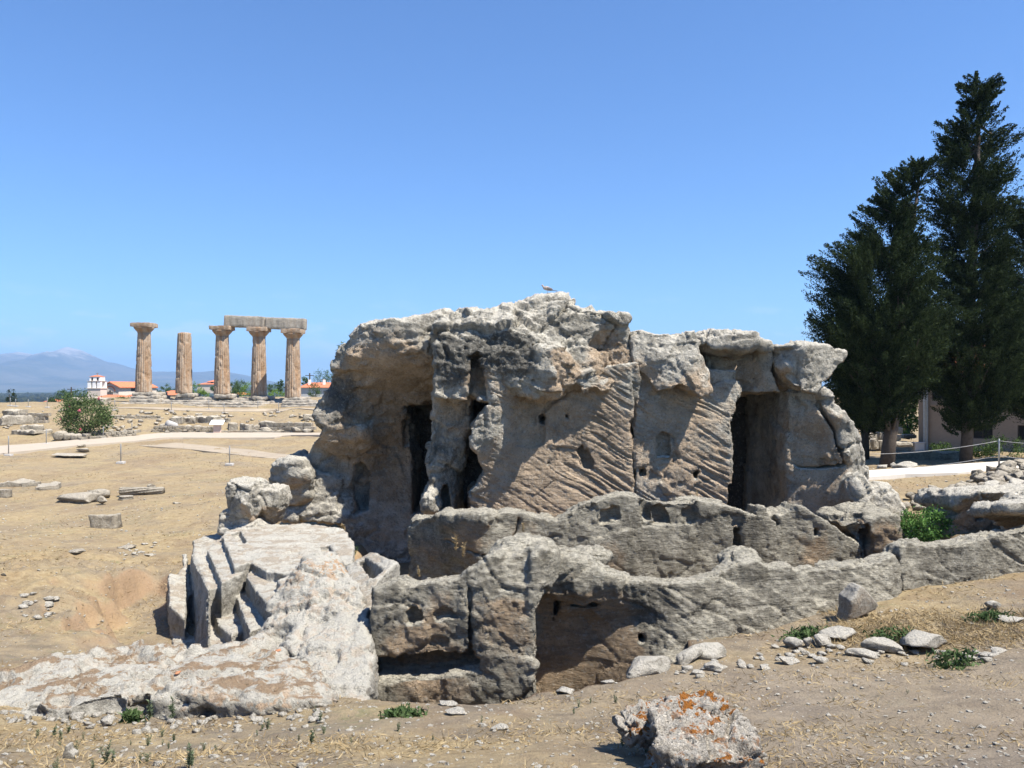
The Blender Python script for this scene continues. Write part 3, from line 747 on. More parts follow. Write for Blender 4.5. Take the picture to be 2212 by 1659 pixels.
rock_solid('door_pier', [
    (1, front([(1700, 842), (1770, 838), (1790, 848), (1812, 868), (1838, 900), (1858, 935), (1870, 975), (1878, 1020), (1880, 1058), (1872, 1085), (1846, 1108), (1846, 1180), (1700, 1180)],
              [(1710, 850, 16.6), (1710, 950, 16.6), (1710, 1080, 16.55), (1765, 860, 16.45), (1765, 950, 16.45), (1780, 1000, 16.4), (1780, 850, 16.3), (1810, 900, 16.0), (1835, 985, 15.95), (1830, 1080, 15.95), (1862, 960, 16.5), (1878, 1030, 16.9), (1850, 1080, 16.3), (1780, 1090, 16.3)], 19.6, 0.08), 0),
    (-1, cut([(1715, 1003), (1745, 1008), (1800, 1003), (1818, 996), (1816, 1004), (1780, 1014), (1730, 1014)], 15, 16.62, 0.03), 0.03),
    (-1, cut([(1764, 855), (1776, 862), (1788, 895), (1808, 930), (1812, 960), (1824, 1000), (1820, 1000), (1807, 962), (1803, 935), (1783, 902)], 15, 16.45, 0.01, 16.15), 0.02),
    (1, blob(P(1893, 1085, 16.2), (0.40, 0.5, 0.42)), 0.15),
    (1, blob(P(1850, 1060, 15.95), (0.25, 0.3, 0.35)), 0.15),
    (1, blob(P(1925, 1105, 16.1), (0.26, 0.4, 0.28)), 0.1),
    (1, blob(P(1868, 1115, 15.6), (0.26, 0.3, 0.22)), 0.1),
], 0.032, fountain, seed=10, stains_shade=[(1840, 1000, 16, 60, 0.35), (1720, 900, 16.5, 25, .5)], calm_spots=[(1755, 930, 16.5, 55), (1755, 1060, 16.5, 60), (1790, 1040, 16.4, 45)], tan0=0.25, amp=0.9, strata=0.15, base=P(1790, 1120, 17), paint=[(1755, 930, 16.5, 75, 0.45), (1755, 1050, 16.5, 75, 0.45), (1790, 1000, 16.2, 35, 0.3), (1850, 950, 16.2, 45, -0.5)])

# ------------------------------------------------------------------ walls in front of it
chis2 = lambda V, N: facing(N) * 0.3
rock_solid('basin_wall', [
    (1, front([(884, 1150), (884, 1122), (896, 1113), (930, 1112), (945, 1106), (960, 1104), (1056, 1104), (1070, 1110), (1095, 1102), (1130, 1107), (1170, 1113), (1205, 1122), (1230, 1104), (1260, 1086), (1305, 1069), (1345, 1059),
               (1372, 1064), (1400, 1072), (1445, 1080), (1500, 1074), (1540, 1083), (1575, 1092), (1620, 1106), (1632, 1110), (1640, 1088), (1655, 1094), (1668, 1110), (1690, 1104), (1712, 1096), (1722, 1084), (1745, 1096), (1790, 1124), (1862, 1172), (1862, 1310), (884, 1310)],
              [(884, 1200, 13.9), (940, 1130, 13.6), (950, 1200, 13.4), (960, 1130, 13.1), (1055, 1130, 12.75), (1056, 1220, 12.7), (1072, 1130, 13.05), (1072, 1220, 13.0), (1150, 1150, 13.2), (1350, 1100, 13.35), (1350, 1200, 13.1), (1600, 1150, 13.5), (1860, 1200, 13.9), (1720, 1100, 13.7)], None, 0.03, thick=0.7, lean=0.05, sink=5), 0),
    (-1, cut([(1298, 1106), (1335, 1098), (1340, 1126), (1300, 1130)], 12, 13.42, 0.04), 0.06),
    (-1, cut([(1384, 1088), (1402, 1082), (1406, 1122), (1388, 1124)], 12, 13.47, 0.04), 0.06),
    (-1, cut([(1412, 1096), (1430, 1092), (1448, 1126), (1444, 1138), (1416, 1136)], 12, 13.52, 0.04), 0.06),
    (-1, cut([(1484, 1108), (1500, 1104), (1506, 1128), (1488, 1132)], 12, 13.47, 0.04), 0.06),
    (-1, cut([(1536, 1094), (1556, 1098), (1556, 1130), (1538, 1130)], 12, 13.42, 0.03), 0.04),
    (-1, cut([(1586, 1100), (1604, 1104), (1606, 1142), (1588, 1140)], 12, 13.58, 0.03), 0.04),
    (-1, cut([(1588, 1140), (1600, 1144), (1596, 1192), (1584, 1198)], 12, 13.75, 0.03), 0.04),
    (-1, cut([(1660, 1104), (1668, 1100), (1690, 1140), (1682, 1146)], 12, 13.8, 0.03), 0.05),
    (-1, cut([(1764, 1146), (1774, 1144), (1774, 1160), (1765, 1162)], 12, 13.9, 0.02), 0.03),
    (-1, cut([(1104, 1160), (1118, 1118), (1124, 1122), (1114, 1172)], 12, 13.35, 0.02), 0.03),
    (-1, cut([(955, 1166), (1058, 1196), (1058, 1200), (955, 1171)], 12, 13.3, 0.01), 0.02),
], 0.034, None, M['rock_wall'], seed=11, stains_shade=[(1480, 1130, 13.5, 110, .4), (1650, 1150, 13.6, 90, .45), (1330, 1110, 13.5, 60, .3)], calm_spots=[(1010, 1180, 12.8, 55), (920, 1200, 13.5, 40), (1310, 1210, 13.2, 40), (1780, 1190, 13.8, 40)], tan0=0.05, amp=0.85, fine=1.2, grain=1.3, strata=0.1, base=P(1370, 1260, 13.5), chisel_fn=chis2,
    paint=[(1010, 1170, 12.8, 50, 0.75), (920, 1200, 13.5, 50, 0.5), (1130, 1150, 13.1, 45, 0.5), (1310, 1210, 13.2, 60, 0.5), (1420, 1120, 13.5, 20, 0.6), (1760, 1190, 13.8, 60, 0.6), (1315, 1115, 13.5, 20, 0.4)])
tag(bpy.data.objects['basin_wall'], 'long grey rock-cut wall with a row of square sockets below the cave', 'wall')
rock_solid('wall_stub', [
    (1, front([(1815, 1135), (1838, 1122), (1862, 1124), (1872, 1116), (1900, 1111), (1938, 1112), (1946, 1122), (1946, 1260), (1862, 1260), (1856, 1172), (1836, 1160)],
              [(1820, 1140, 14.0), (1860, 1150, 14.0), (1880, 1150, 13.75), (1940, 1150, 13.8), (1900, 1240, 13.7)], 15.2, 0.08), 0),
    (-1, cut([(1866, 1130), (1871, 1128), (1873, 1240), (1867, 1240)], 12, 14.2, 0.02), 0.02),
], 0.034, None, M['rock_wall'], seed=12, tan0=0.1, amp=0.9, base=P(1890, 1240, 14), paint=[(1910, 1170, 13.8, 45, 0.9)])
tag(bpy.data.objects['wall_stub'], 'short pitted tan wall end left of the green bush', 'wall')

# front wall with the two sunken chambers
_fl = [(800, 1300, 7.75), (815, 1470, 7.6), (900, 1260, 7.75), (900, 1400, 7.6), (1000, 1250, 7.7), (1004, 1400, 7.55), (1020, 1300, 7.55), (1060, 1190, 7.75), (1060, 1300, 7.5), (1060, 1400, 7.45), (1155, 1300, 7.5), (1155, 1480, 7.4), (1150, 1200, 7.8), (1158, 1660, 7.4), (800, 1660, 7.5)]
_fr = [(1130, 1200, 8.0), (1185, 1210, 8.0), (1185, 1270, 7.95), (1165, 1320, 8.2), (1175, 1400, 8.25), (1175, 1480, 8.25), (1250, 1220, 8.0), (1250, 1280, 7.9), (1260, 1330, 8.25), (1260, 1480, 8.25), (1330, 1260, 8.0), (1380, 1340, 8.2), (1380, 1450, 8.05), (1450, 1300, 8.1), (1450, 1440, 7.85),
       (1600, 1240, 8.5), (1600, 1400, 8.15), (1750, 1230, 8.8), (1750, 1340, 8.5), (1930, 1200, 9.3), (1940, 1300, 9.05), (1958, 1200, 9.5), (1958, 1300, 9.3), (2100, 1180, 9.7), (2100, 1300, 9.5), (2212, 1150, 9.9), (2212, 1270, 9.75), (2350, 1120, 10.2), (2350, 1250, 10.05), (1130, 1640, 8.3), (1300, 1600, 8.2), (1500, 1520, 7.85), (1900, 1420, 8.8), (2400, 1400, 10.0)]
rock_solid('chamber_wall', [
    (1, front([(806, 1262), (822, 1254), (845, 1246), (862, 1242), (890, 1250), (920, 1246), (955, 1240), (990, 1234), (1005, 1222), (1030, 1210), (1045, 1192), (1064, 1180), (1085, 1177), (1102, 1186), (1120, 1178), (1140, 1176), (1154, 1188), (1166, 1210),
               (1168, 1280), (1158, 1310), (1158, 1660), (800, 1660)], _fl, None, 0.03, thick=0.75, lean=0.16, sink=8), 0),
    (1, front([(1130, 1182), (1160, 1188), (1180, 1186), (1205, 1196), (1240, 1194), (1285, 1206), (1300, 1222), (1318, 1236), (1360, 1243), (1420, 1246), (1500, 1242), (1545, 1226), (1580, 1204), (1612, 1208), (1640, 1218), (1700, 1213), (1760, 1208), (1830, 1207), (1885, 1201), (1918, 1187),
               (1940, 1183), (1948, 1167), (1965, 1160), (2000, 1162), (2060, 1162), (2100, 1158), (2135, 1146), (2170, 1136), (2212, 1128), (2400, 1100), (2400, 1400), (1900, 1420), (1500, 1520), (1130, 1640)], _fr, None, 0.05, thick=0.55, lean=0.07, sink=13), 0.03),
    (-1, cut([(800, 1424), (900, 1420), (1025, 1404), (1042, 1414), (1040, 1440), (960, 1456), (800, 1470)], 6.5, 7.92, 0.05, 7.6), 0.05),
    (-1, cut([(872, 1332), (890, 1328), (912, 1350), (905, 1358), (872, 1358)], 6.8, 7.76, 0.02), 0.03),
    (-1, cut([(934, 1340), (955, 1326), (970, 1330), (985, 1342), (940, 1352)], 6.8, 7.70, 0.03), 0.04),
    (-1, cut([(1008, 1255), (1014, 1255), (1018, 1420), (1011, 1420)], 6.8, 7.65, 0.015), 0.02),
    (-1, cut([(1232, 1296), (1290, 1294), (1292, 1314), (1232, 1315)], 6.8, 8.35, 0.02), 0.02),
    (-1, cut([(1200, 1300), (1208, 1290), (1205, 1330), (1196, 1350), (1199, 1330)], 6.8, 8.35, 0.01), 0.01),
    (-1, cut([(1374, 1366), (1384, 1362), (1392, 1368), (1388, 1380), (1376, 1380)], 6.8, 8.5, 0.02), 0.03),
    (-1, cut([(1942, 1195), (1954, 1190), (1952, 1308), (1944, 1308)], 7, 9.55, 0.015), 0.03),
    (1, front([(1150, 1205), (1168, 1190), (1200, 1196), (1200, 1240), (1172, 1290), (1166, 1310), (1150, 1300)], [(1150, 1250, 7.55), (1190, 1220, 7.75), (1170, 1300, 7.55), (1190, 1260, 7.7)], 8.6, 0.06), 0.1),
    (1, blob(P(1272, 1200, 9.0), (0.24, 0.25, 0.13)), 0.06),
    (1, blob(P(1120, 1185, 8.2), (0.25, 0.3, 0.14)), 0.1),
    (1, blob(P(1595, 1212, 8.9), (0.2, 0.35, 0.12)), 0.1),
], 0.021, None, M['rock_wall'], seed=13, stains_shade=[(1700, 1300, 8.3, 140, .42), (1550, 1340, 8, 100, .42), (2080, 1220, 9.5, 120, .5), (1400, 1290, 8.1, 60, .4), (1250, 1240, 8, 50, .4), (880, 1320, 7.6, 50, .4), (1860, 1260, 9, 70, .35)], tan0=0.0, grain=1.5, amp=0.8, fine=1.2, calm_spots=[(1240, 1400, 8.2, 85), (1320, 1430, 8.2, 75), (1210, 1450, 8.2, 60), (1360, 1380, 8.1, 40)], strata=0.12, base=P(1400, 1480, 8.5), chisel_fn=lambda V, N: facing(N) * 0.55 * sstep(P(1330, 0, 8)[0], P(1450, 0, 8)[0], V[:, 0]),  # marks also paint the front faces darker than the sunlit tops
    paint=[(1250, 1390, 8.2, 90, 1.2), (1330, 1450, 8.1, 90, 1.1), (1200, 1450, 8.2, 60, 1.0), (1320, 1330, 8.1, 50, 0.5), (900, 1400, 7.6, 70, 0.5), (960, 1300, 7.6, 50, 0.4), (1090, 1300, 7.5, 60, 0.6), (1100, 1400, 7.4, 70, 0.5), (940, 1440, 7.9, 110, 0.8), (1240, 1240, 8, 50, 0.3)],
    orange=lambda V: np.zeros(len(V)))
tag(bpy.data.objects['chamber_wall'], 'long undulating front rock wall cut into two sunken tan chambers', 'wall')

# ------------------------------------------------------------------ steps, ledge, slope at the left
def poly(z, *uv): return [G(u, v, z) for u, v in uv]
Lp = [(poly(-.80, (480, 1158), (488, 1146), (511, 1141), (547, 1130), (660, 1132), (742, 1142), (764, 1170), (764, 1213), (745, 1226), (700, 1244), (648, 1243), (576, 1234), (541, 1214), (507, 1226)), -.80),
      (poly(-.90, (447, 1187), (470, 1165), (490, 1148), (560, 1160), (560, 1205), (526, 1237), (478, 1258)), -.90),
      (poly(-1.01, (417, 1168), (440, 1156), (480, 1148), (540, 1170), (540, 1235), (494, 1263), (447, 1273), (416, 1212)), -1.01),
      (poly(-.92, (531, 1245), (548, 1226), (576, 1228), (660, 1240), (680, 1290), (620, 1335), (586, 1315)), -.92),
      (poly(-1.17, (501, 1264), (531, 1240), (560, 1240), (600, 1300), (600, 1345), (539, 1362)), -1.17),
      (poly(-1.36, (458, 1305), (480, 1290), (520, 1280), (560, 1345), (500, 1372), (469, 1347)), -1.36),
      (poly(-1.50, (446, 1275), (470, 1180), (560, 1200), (620, 1330), (560, 1385), (450, 1392)), -1.50)]
ops = [(1, top(p, z, -2.3, 0.02), 0.0) for p, z in Lp]
_wl = [(*G(u, v, z)[:2], zz) for u, v, z, zz in [(417, 1200, -1.01, -1.02), (447, 1272, -1.01, -1.02), (450, 1330, -1.2, -1.3), (403, 1206, -1.2, -1.85), (416, 1272, -1.2, -1.92), (420, 1330, -1.4, -1.95)]]
ops += [(1, top(poly(-1.2, (400, 1204), (424, 1200), (452, 1274), (452, 1345), (408, 1345), (402, 1262)), _wl, -2.3, 0.03), 0.05),
        (1, top(poly(-1.22, (362, 1238), (384, 1236), (398, 1222), (402, 1250), (400, 1290), (366, 1278)), [(*G(362, 1238, -1.22)[:2], -1.2), (*G(398, 1230, -1.22)[:2], -1.24), (*G(390, 1290, -1.22)[:2], -1.5)], -2.3, 0.03), 0.03),
        (1, top(poly(-1.16, (395, 1206), (403, 1206), (412, 1240), (402, 1250)), [(*G(399, 1206, -1.16)[:2], -1.08), (*G(408, 1245, -1.16)[:2], -1.5), (*G(412, 1235, -1.16)[:2], -1.4)], -2.3, 0.02), 0.03),
        (1, top(poly(-1.72, (366, 1300), (400, 1260), (447, 1300), (447, 1392), (372, 1392)), -1.80, -2.3, 0.03), 0.03),
        (-1, top(poly(-.8, (500, 1152), (518, 1146), (534, 1170), (524, 1176)), 0, -.89, 0.01), 0.01),
        (-1, top(poly(-.8, (690, 1180), (712, 1178), (722, 1200), (708, 1206)), 0, -.86, 0.01), 0.02),
        (1, top(poly(-.68, (711, 1176), (764, 1174), (764, 1214), (738, 1218)), -.68, -2.2, 0.03), 0.02),
        (1, top(poly(-.62, (745, 1215), (800, 1208), (862, 1240), (815, 1262), (800, 1330), (745, 1300)), [(*G(760, 1215, -.62)[:2], -.62), (*G(860, 1245, -.5)[:2], -.50), (*G(810, 1290, -.6)[:2], -.65)], -2.2, 0.05), 0.03),
        (-1, top(poly(-.6, (775, 1215), (790, 1213), (830, 1245), (808, 1252)), 1, -.75, 0.02), 0.03),
        (1, top(poly(-.78, (596, 1250), (640, 1240), (700, 1236), (720, 1260), (640, 1300)), -.78, -2.2, 0.04), 0.03)]
rock_solid('stepped_rock', ops, 0.022, None, M['rock_pale'], seed=21, amp=0.62, grain=3.2, fine=1.2, soil=lambda V: np.full(len(V), 0.5), strata=0.0, base=(-3.6, 11, -2.2), orange=lambda V: np.zeros(len(V)), under=0.2,
           paint=[(420, 1300, 10, 45, 0.6), (440, 1340, 10, 30, 0.4)], tan0=-0.05)
tag(bpy.data.objects['stepped_rock'], 'pale rock with two short flights of worn steps cut into its left side', 'steps')

ramp_poly = [P(640, 1243, 8.8), P(680, 1215, 9.2), P(735, 1214, 9.2), P(775, 1250, 8.6), P(800, 1310, 8.2), P(806, 1420, 7.2), P(806, 1500, 6.55), P(760, 1520, 6.35), P(700, 1510, 6.5), P(672, 1474, 6.9), P(640, 1420, 7.4), P(572, 1372, 8.0), P(560, 1362, 8.2), P(570, 1330, 8.5), P(605, 1285, 8.7)]
ramp_top = [P(650, 1238, 8.75), P(690, 1208, 9.2), P(735, 1212, 9.1), P(775, 1255, 8.5), P(700, 1260, 8.5), P(800, 1310, 8.1), P(740, 1330, 8.0), P(660, 1300, 8.3), P(600, 1300, 8.5), P(800, 1400, 7.3), P(740, 1410, 7.3), P(680, 1390, 7.5), P(640, 1350, 7.9), P(570, 1345, 8.25), P(806, 1490, 6.6), P(740, 1480, 6.7), P(690, 1490, 6.6)]
rock_solid('sloping_rock', [
    (1, top(ramp_poly, ramp_top, -2.2, 0.10), 0),
    (1, blob(P(690, 1240, 8.95), (0.24, 0.35, 0.20)), 0.1),
    (-1, blob(P(590, 1350, 8.0) + np.array([0, -.1, 0.02]), (0.16, 0.22, 0.30)), 0.08),
    (-1, blob(P(684, 1325, 8.0), (0.12, 0.16, 0.10)), 0.06),
], 0.024, None, M['rock_pale'], seed=22, amp=1.0, fine=1.5, grain=1.7, strata=0.2, base=(-1.7, 7.8, -2.2), under=0.2,
    soil=lambda V: np.zeros(len(V)), orange=lambda V: 1.1 * np.exp(-((V[:, 0] + 2.05) ** 2 + (V[:, 1] - 8.9) ** 2) / 0.2) + 0.35)
tag(bpy.data.objects['sloping_rock'], 'bright bulging rock slab sloping down beside the steps, rusty lichen at its peak', 'rock')

lp = [G(-260, 1470, -.85), G(-100, 1442, -.85), G(20, 1432, -.85), G(90, 1408, -.85), G(180, 1394, -.85), G(300, 1384, -.86), G(450, 1390, -.86), G(520, 1378, -.86), G(570, 1368, -.86), G(640, 1410, -.86), G(700, 1480, -.8), G(740, 1520, -.8),
      G(640, 1526, -.80), G(560, 1530, -.80), G(460, 1532, -.8), G(340, 1526, -.8), G(250, 1528, -.80), G(150, 1530, -.8), G(0, 1522, -.80), G(-260, 1540, -.8)]
lt = [(*G(-100, 1460, -.9)[:2], -.95), (*G(100, 1420, -.85)[:2], -.86), (*G(300, 1390, -.85)[:2], -.86), (*G(560, 1375, -.85)[:2], -.85), (*G(300, 1440, -.85)[:2], -.84), (*G(150, 1480, -.8)[:2], -.80), (*G(400, 1490, -.72)[:2], -.71), (*G(300, 1500, -.72)[:2], -.72), (*G(200, 1495, -.74)[:2], -.75),
      (*G(600, 1490, -.72)[:2], -.72), (*G(0, 1500, -.82)[:2], -.84), (*G(680, 1490, -.75)[:2], -.74), (*G(500, 1510, -.72)[:2], -.72)]
def pits(V, N):
    q = V * np.array([1, 1, 0.4])
    return -0.075 * sstep(0.12, 0.42, fbm(q * 2.1 + 40, 3)) * sstep(0.6, 0.9, N[:, 2]) + 0.03 * perlin(q * np.array([2.2, 6, 2]))
rock_solid('rock_ledge', [
    (1, top(lp, lt, -1.9, 0.12), 0),
    (-1, blob(P(195, 1545, 6.05), (0.17, 0.3, 0.12)), 0.06),
    (-1, blob(P(285, 1545, 6.1), (0.08, 0.25, 0.16)), 0.05),
    (-1, blob(P(430, 1560, 6.05), (0.10, 0.22, 0.10)), 0.05),
    (-1, blob(P(40, 1540, 6.05), (0.10, 0.22, 0.12)), 0.05),
], 0.024, None, M['rock_pale'], seed=23, amp=0.9, fine=1.4, grain=1.7, strata=0.1, base=(-3, 7, -1.8), extra=pits, under=0.25,
    orange=lambda V: 0.2 + 0.8 * np.exp(-((V[:, 0] + 1.9) ** 2 + (V[:, 1] - 6.3) ** 2) / 0.5))
tag(bpy.data.objects['rock_ledge'], 'low flat white rock ledge with brown soil in its hollows at the lower left', 'rock')

rock_solid('broken_block', [
    (1, front([(492, 1043), (500, 1040), (540, 1050), (545, 1058), (545, 1115), (536, 1130), (500, 1136), (495, 1128)], [(495, 1045, 14.3), (540, 1052, 14.1), (520, 1085, 13.95), (500, 1130, 14.2), (540, 1120, 14.2)], 14.9, 0.03), 0),
    (1, front([(474, 1142), (473, 1116), (480, 1108), (494, 1103), (498, 1142)], 14.2, 14.7, 0.03), 0.01),
    (1, front([(546, 1062), (566, 1056), (598, 1060), (604, 1078), (602, 1100), (590, 1130), (548, 1130)], [(548, 1070, 14.5), (600, 1070, 14.6), (580, 1095, 14.5), (570, 1120, 14.75)], 15.3, 0.04), 0.02),
    (1, front([(468, 1156), (472, 1142), (545, 1132), (560, 1150), (500, 1162)], 14.1, 14.9, 0.04), 0.03),
], 0.022, None, M['rock'], seed=24, amp=0.9, grain=1.5, tan0=0.05, base=P(530, 1140, 14.5), paint=[(580, 1112, 14.6, 26, 0.8)])
tag(bpy.data.objects['broken_block'], 'upright broken grey block at the back corner of the steps', 'stone block')

# retaining wall at the right edge, with capping ledge
rock_solid('terrace_wall', [
    (1, front([(2040, 1180), (2060, 1120), (2075, 1098), (2100, 1090), (2400, 1085), (2400, 1250), (2040, 1250)], 13.6, 14.6, 0.06), 0),
    (1, front([(2066, 1092), (2090, 1072), (2120, 1064), (2212, 1062), (2400, 1058), (2400, 1092), (2240, 1092), (2120, 1098), (2080, 1104)], [(2080, 1085, 13.4), (2212, 1080, 13.35), (2400, 1075, 13.3)], None, 0.05, thick=1.6, lean=0.10), 0.03),
    (1, front([(2126, 1180), (2140, 1140), (2160, 1110), (2212, 1104), (2400, 1100), (2400, 1250), (2126, 1250)], [(2130, 1150, 12.9), (2212, 1140, 12.4), (2400, 1130, 12.2)], None, 0.10, thick=0.7, lean=0.15), 0.05),
    (-1, cut([(2102, 1114), (2114, 1112), (2116, 1120), (2103, 1122)], 12, 14.0, 0.03), 0.03),
    (-1, cut([(2140, 1118), (2156, 1114), (2160, 1128), (2146, 1132)], 12, 14.0, 0.03), 0.03),
], 0.034, None, M['rock'], seed=25, amp=0.75, strata=0.6, tan0=0.2, base=P(2150, 1230, 13.8), paint=[(2090, 1140, 13.6, 60, 0.7), (2180, 1150, 12.5, 60, -0.4)])
tag(bpy.data.objects['terrace_wall'], 'smooth tan retaining wall under an overhanging grey ledge at the right edge', 'wall')

# ------------------------------------------------------------------ where a sight line meets the ground
_hy = np.geomspace(2.2, 135, 1500)
def hit(u, v):
    x = (u - CX) / F * _hy
    gzv = ground_z(x, _hy)
    rz = EYE - (v - HV) / F * _hy
    k = np.argmax(rz <= gzv)
    if rz[k] > gzv[k]: k = len(_hy) - 1
    return np.array([x[k], _hy[k], gzv[k]])

# ------------------------------------------------------------------ small building blocks of meshes
def _ico(sub):
    bm = bmesh.new(); bmesh.ops.create_icosphere(bm, subdivisions=sub, radius=1)
    v = np.array([p.co[:] for p in bm.verts]); bm.verts.ensure_lookup_table()
    f = np.array([[q.index for q in p.verts] for p in bm.faces]); bm.free()
    return v, f
ICO = {k: _ico(k) for k in (1, 2, 3, 4)}
def stone_shape(seed, size, sub=3, angular=1.0):
    r = rng(seed); v, f = ICO[sub]; v = v.copy()
    for _ in range(int(15 * angular)):
        n = r.normal(size=3); n /= np.linalg.norm(n)
        d = r.uniform(0.38, 0.72)
        v -= np.maximum(v @ n - d, 0)[:, None] * n
    v /= np.abs(v).max(0)
    v += 0.10 * np.stack([fbm(v * 1.6 + seed * 5.1 + k * 20, 3) for k in range(3)], -1)
    v += v * (0.035 * fbm(v * 6 + seed, 2))[:, None]
    return v * np.asarray(size) * 0.5, f
def rough_box(size, seed=0, n=10, amp=0.03, edge=0.06):
    sx, sy, sz = [d / 2 for d in size]
    Vs, Fs, o = [], [], 0
    nn = [max(2, min(40, int(round(n * d / max(size))))) for d in size]
    for ax in range(3):
        b, c = (ax + 1) % 3, (ax + 2) % 3
        for sg in (-1, 1):
            B, Cc = np.meshgrid(np.linspace(-1, 1, nn[b] + 1), np.linspace(-1, 1, nn[c] + 1), indexing='ij')
            p = np.zeros(B.shape + (3,)); p[..., ax] = sg; p[..., b] = B; p[..., c] = Cc
            i = np.arange(B.size).reshape(B.shape) + o
            q = np.stack([i[:-1, :-1], i[1:, :-1], i[1:, 1:], i[:-1, 1:]], -1).reshape(-1, 4)
            Fs.append(q if sg > 0 else q[:, ::-1]); Vs.append(p.reshape(-1, 3)); o += B.size
    v = np.concatenate(Vs); f = np.concatenate(Fs)
    h = np.array([sx, sy, sz]); w = v * h
    out = np.linalg.norm(np.maximum(np.abs(w) - (h - edge), 0), axis=1)
    near = (np.abs(w) > (h - edge)).sum(1)
    w = np.where(near[:, None] >= 2, w - np.sign(w) * np.maximum(np.abs(w) - (h - edge), 0) * 0.4, w)
    q = w + seed * 13.7
    w = w + amp * np.stack([fbm(q * 1.3 + k * 31, 3, 0.6) for k in range(3)], -1)
    return w, f
def weld(V, F_):
    k = np.round(V, 5); _, a, inv = np.unique(k, axis=0, return_index=True, return_inverse=True)
    return V[a], inv.reshape(-1)[F_]
def turn(v, rz=0, rx=0, ry=0):
    m = np.array((Matrix.Rotation(rz, 3, 'Z') @ Matrix.Rotation(ry, 3, 'Y') @ Matrix.Rotation(rx, 3, 'X')))
    return v @ m.T
def lathe(profile, n, mod=None):
    """profile [(r, z)]; mod(angle array, z) scales the radius"""
    a = np.linspace(0, 2 * math.pi, n, endpoint=False)
    V = []
    for r, z in profile:
        rr = r * (mod(a, z) if mod else 1.0) * np.ones(n)
        V.append(np.stack([rr * np.cos(a), rr * np.sin(a), np.full(n, z)], -1))
    m = len(profile); V = np.concatenate(V)
    i = np.arange(m * n).reshape(m, n); j = np.roll(i, -1, 1)
    Q = np.stack([i[:-1], j[:-1], j[1:], i[1:]], -1).reshape(-1, 4).tolist()
    Q.append(list(i[0][::-1])); Q.append(list(i[-1]))
    return V, Q
def boxes(lst):
    """several boxes (x0,x1,y0,y1,z0,z1) as one mesh"""
    V, Q = [], []
    for x0, x1, y0, y1, z0, z1 in lst:
        o = len(V)
        V += [(x0, y0, z0), (x1, y0, z0), (x1, y1, z0), (x0, y1, z0), (x0, y0, z1), (x1, y0, z1), (x1, y1, z1), (x0, y1, z1)]
        Q += [[o + k for k in q] for q in ((0, 3, 2, 1), (4, 5, 6, 7), (0, 1, 5, 4), (1, 2, 6, 5), (2, 3, 7, 6), (3, 0, 4, 7))]
    return np.array(V, float), Q
def tube(pts, r, n=8):
    pts = np.asarray(pts, float); V = []
    rr = np.broadcast_to(r, len(pts))
    t = np.gradient(pts, axis=0); t /= np.linalg.norm(t, axis=1)[:, None] + 1e-9
    for p, d, q in zip(pts, t, rr):
        a = np.cross(d, (0, 0, 1) if abs(d[2]) < 0.9 else (1, 0, 0)); a /= np.linalg.norm(a); b = np.cross(d, a)
        g = np.linspace(0, 2 * math.pi, n, endpoint=False)
        V.append(p + q * (np.cos(g)[:, None] * a + np.sin(g)[:, None] * b))
    m = len(pts); V = np.concatenate(V)
    i = np.arange(m * n).reshape(m, n); j = np.roll(i, -1, 1)
    Q = np.stack([i[:-1], j[:-1], j[1:], i[1:]], -1).reshape(-1, 4).tolist()
    return V, Q + [list(i[0][::-1]), list(i[-1])]
def leaves(c, d, length, width, r):
    """diamond leaves at c along d"""
    n = len(c)
    s = np.cross(d, r.normal(size=(n, 3))); s /= np.linalg.norm(s, axis=1)[:, None] + 1e-9
    L = (length * r.uniform(0.6, 1.3, n))[:, None]; W = (width * r.uniform(0.6, 1.3, n))[:, None]
    V = np.stack([c - d * L * 0.5, c + s * W * 0.5 - d * L * 0.05, c + d * L * 0.5, c - s * W * 0.5 - d * L * 0.05], 1).reshape(-1, 3)
    return V, np.arange(4 * n).reshape(n, 4), np.repeat(r.random(n), 4)
def unit(v):
    return v / (np.linalg.norm(v, axis=-1, keepdims=True) + 1e-9)

def plain(name, col, rough=0.8, var=0.12, scale=4, bump=0.15, metallic=0.0):
    t = NT(name)
    n = t.noise(scale, 8, 0.65)
    c = t.mix(t.ramp(n, [(0.3, 0.0), (0.7, 1.0)]), tuple(x * (1 - var) for x in col), tuple(min(1, x * (1 + var)) for x in col))
    t.b.inputs['Metallic'].default_value = metallic
    return t.done(c, t.bump(t.noise(scale * 4, 6, 0.65), bump, 0.03), rough)
def foliage(name, dark, light, scale=1.2):
    t = NT(name)
    f = t.math('ADD', t.math('MULTIPLY', t.attr('shade'), 0.5), t.math('MULTIPLY', t.noise(scale, 4), 0.5))
    c = t.mix(t.ramp(f, [(0.3, 0.0), (0.7, 1.0)]), dark, light)
    tr = t.n.new('ShaderNodeBsdfTranslucent'); t.lk(c, tr.inputs['Color'])
    mx = t.n.new('ShaderNodeMixShader'); mx.inputs[0].default_value = 0.22
    t.lk(t.b.outputs[0], mx.inputs[1]); t.lk(tr.outputs[0], mx.inputs[2])
    t.lk(mx.outputs[0], t.n['Material Output'].inputs['Surface']); t.b.inputs['Specular IOR Level'].default_value = 0.04
    return t.done(c, None, 0.6)
M['cypress'] = foliage('cypress foliage', (0.012, 0.021, 0.009), (0.043, 0.060, 0.023), 0.8)
M['leaf'] = foliage('broad green foliage', (0.035, 0.065, 0.018), (0.10, 0.15, 0.045))
M['leaf_bright'] = foliage('fresh green foliage', (0.08, 0.15, 0.025), (0.20, 0.30, 0.06))
M['oleander'] = foliage('oleander foliage', (0.045, 0.075, 0.025), (0.13, 0.17, 0.065), 2.0)
M['weed'] = foliage('grey green weed', (0.075, 0.10, 0.055), (0.17, 0.20, 0.12), 5.0)
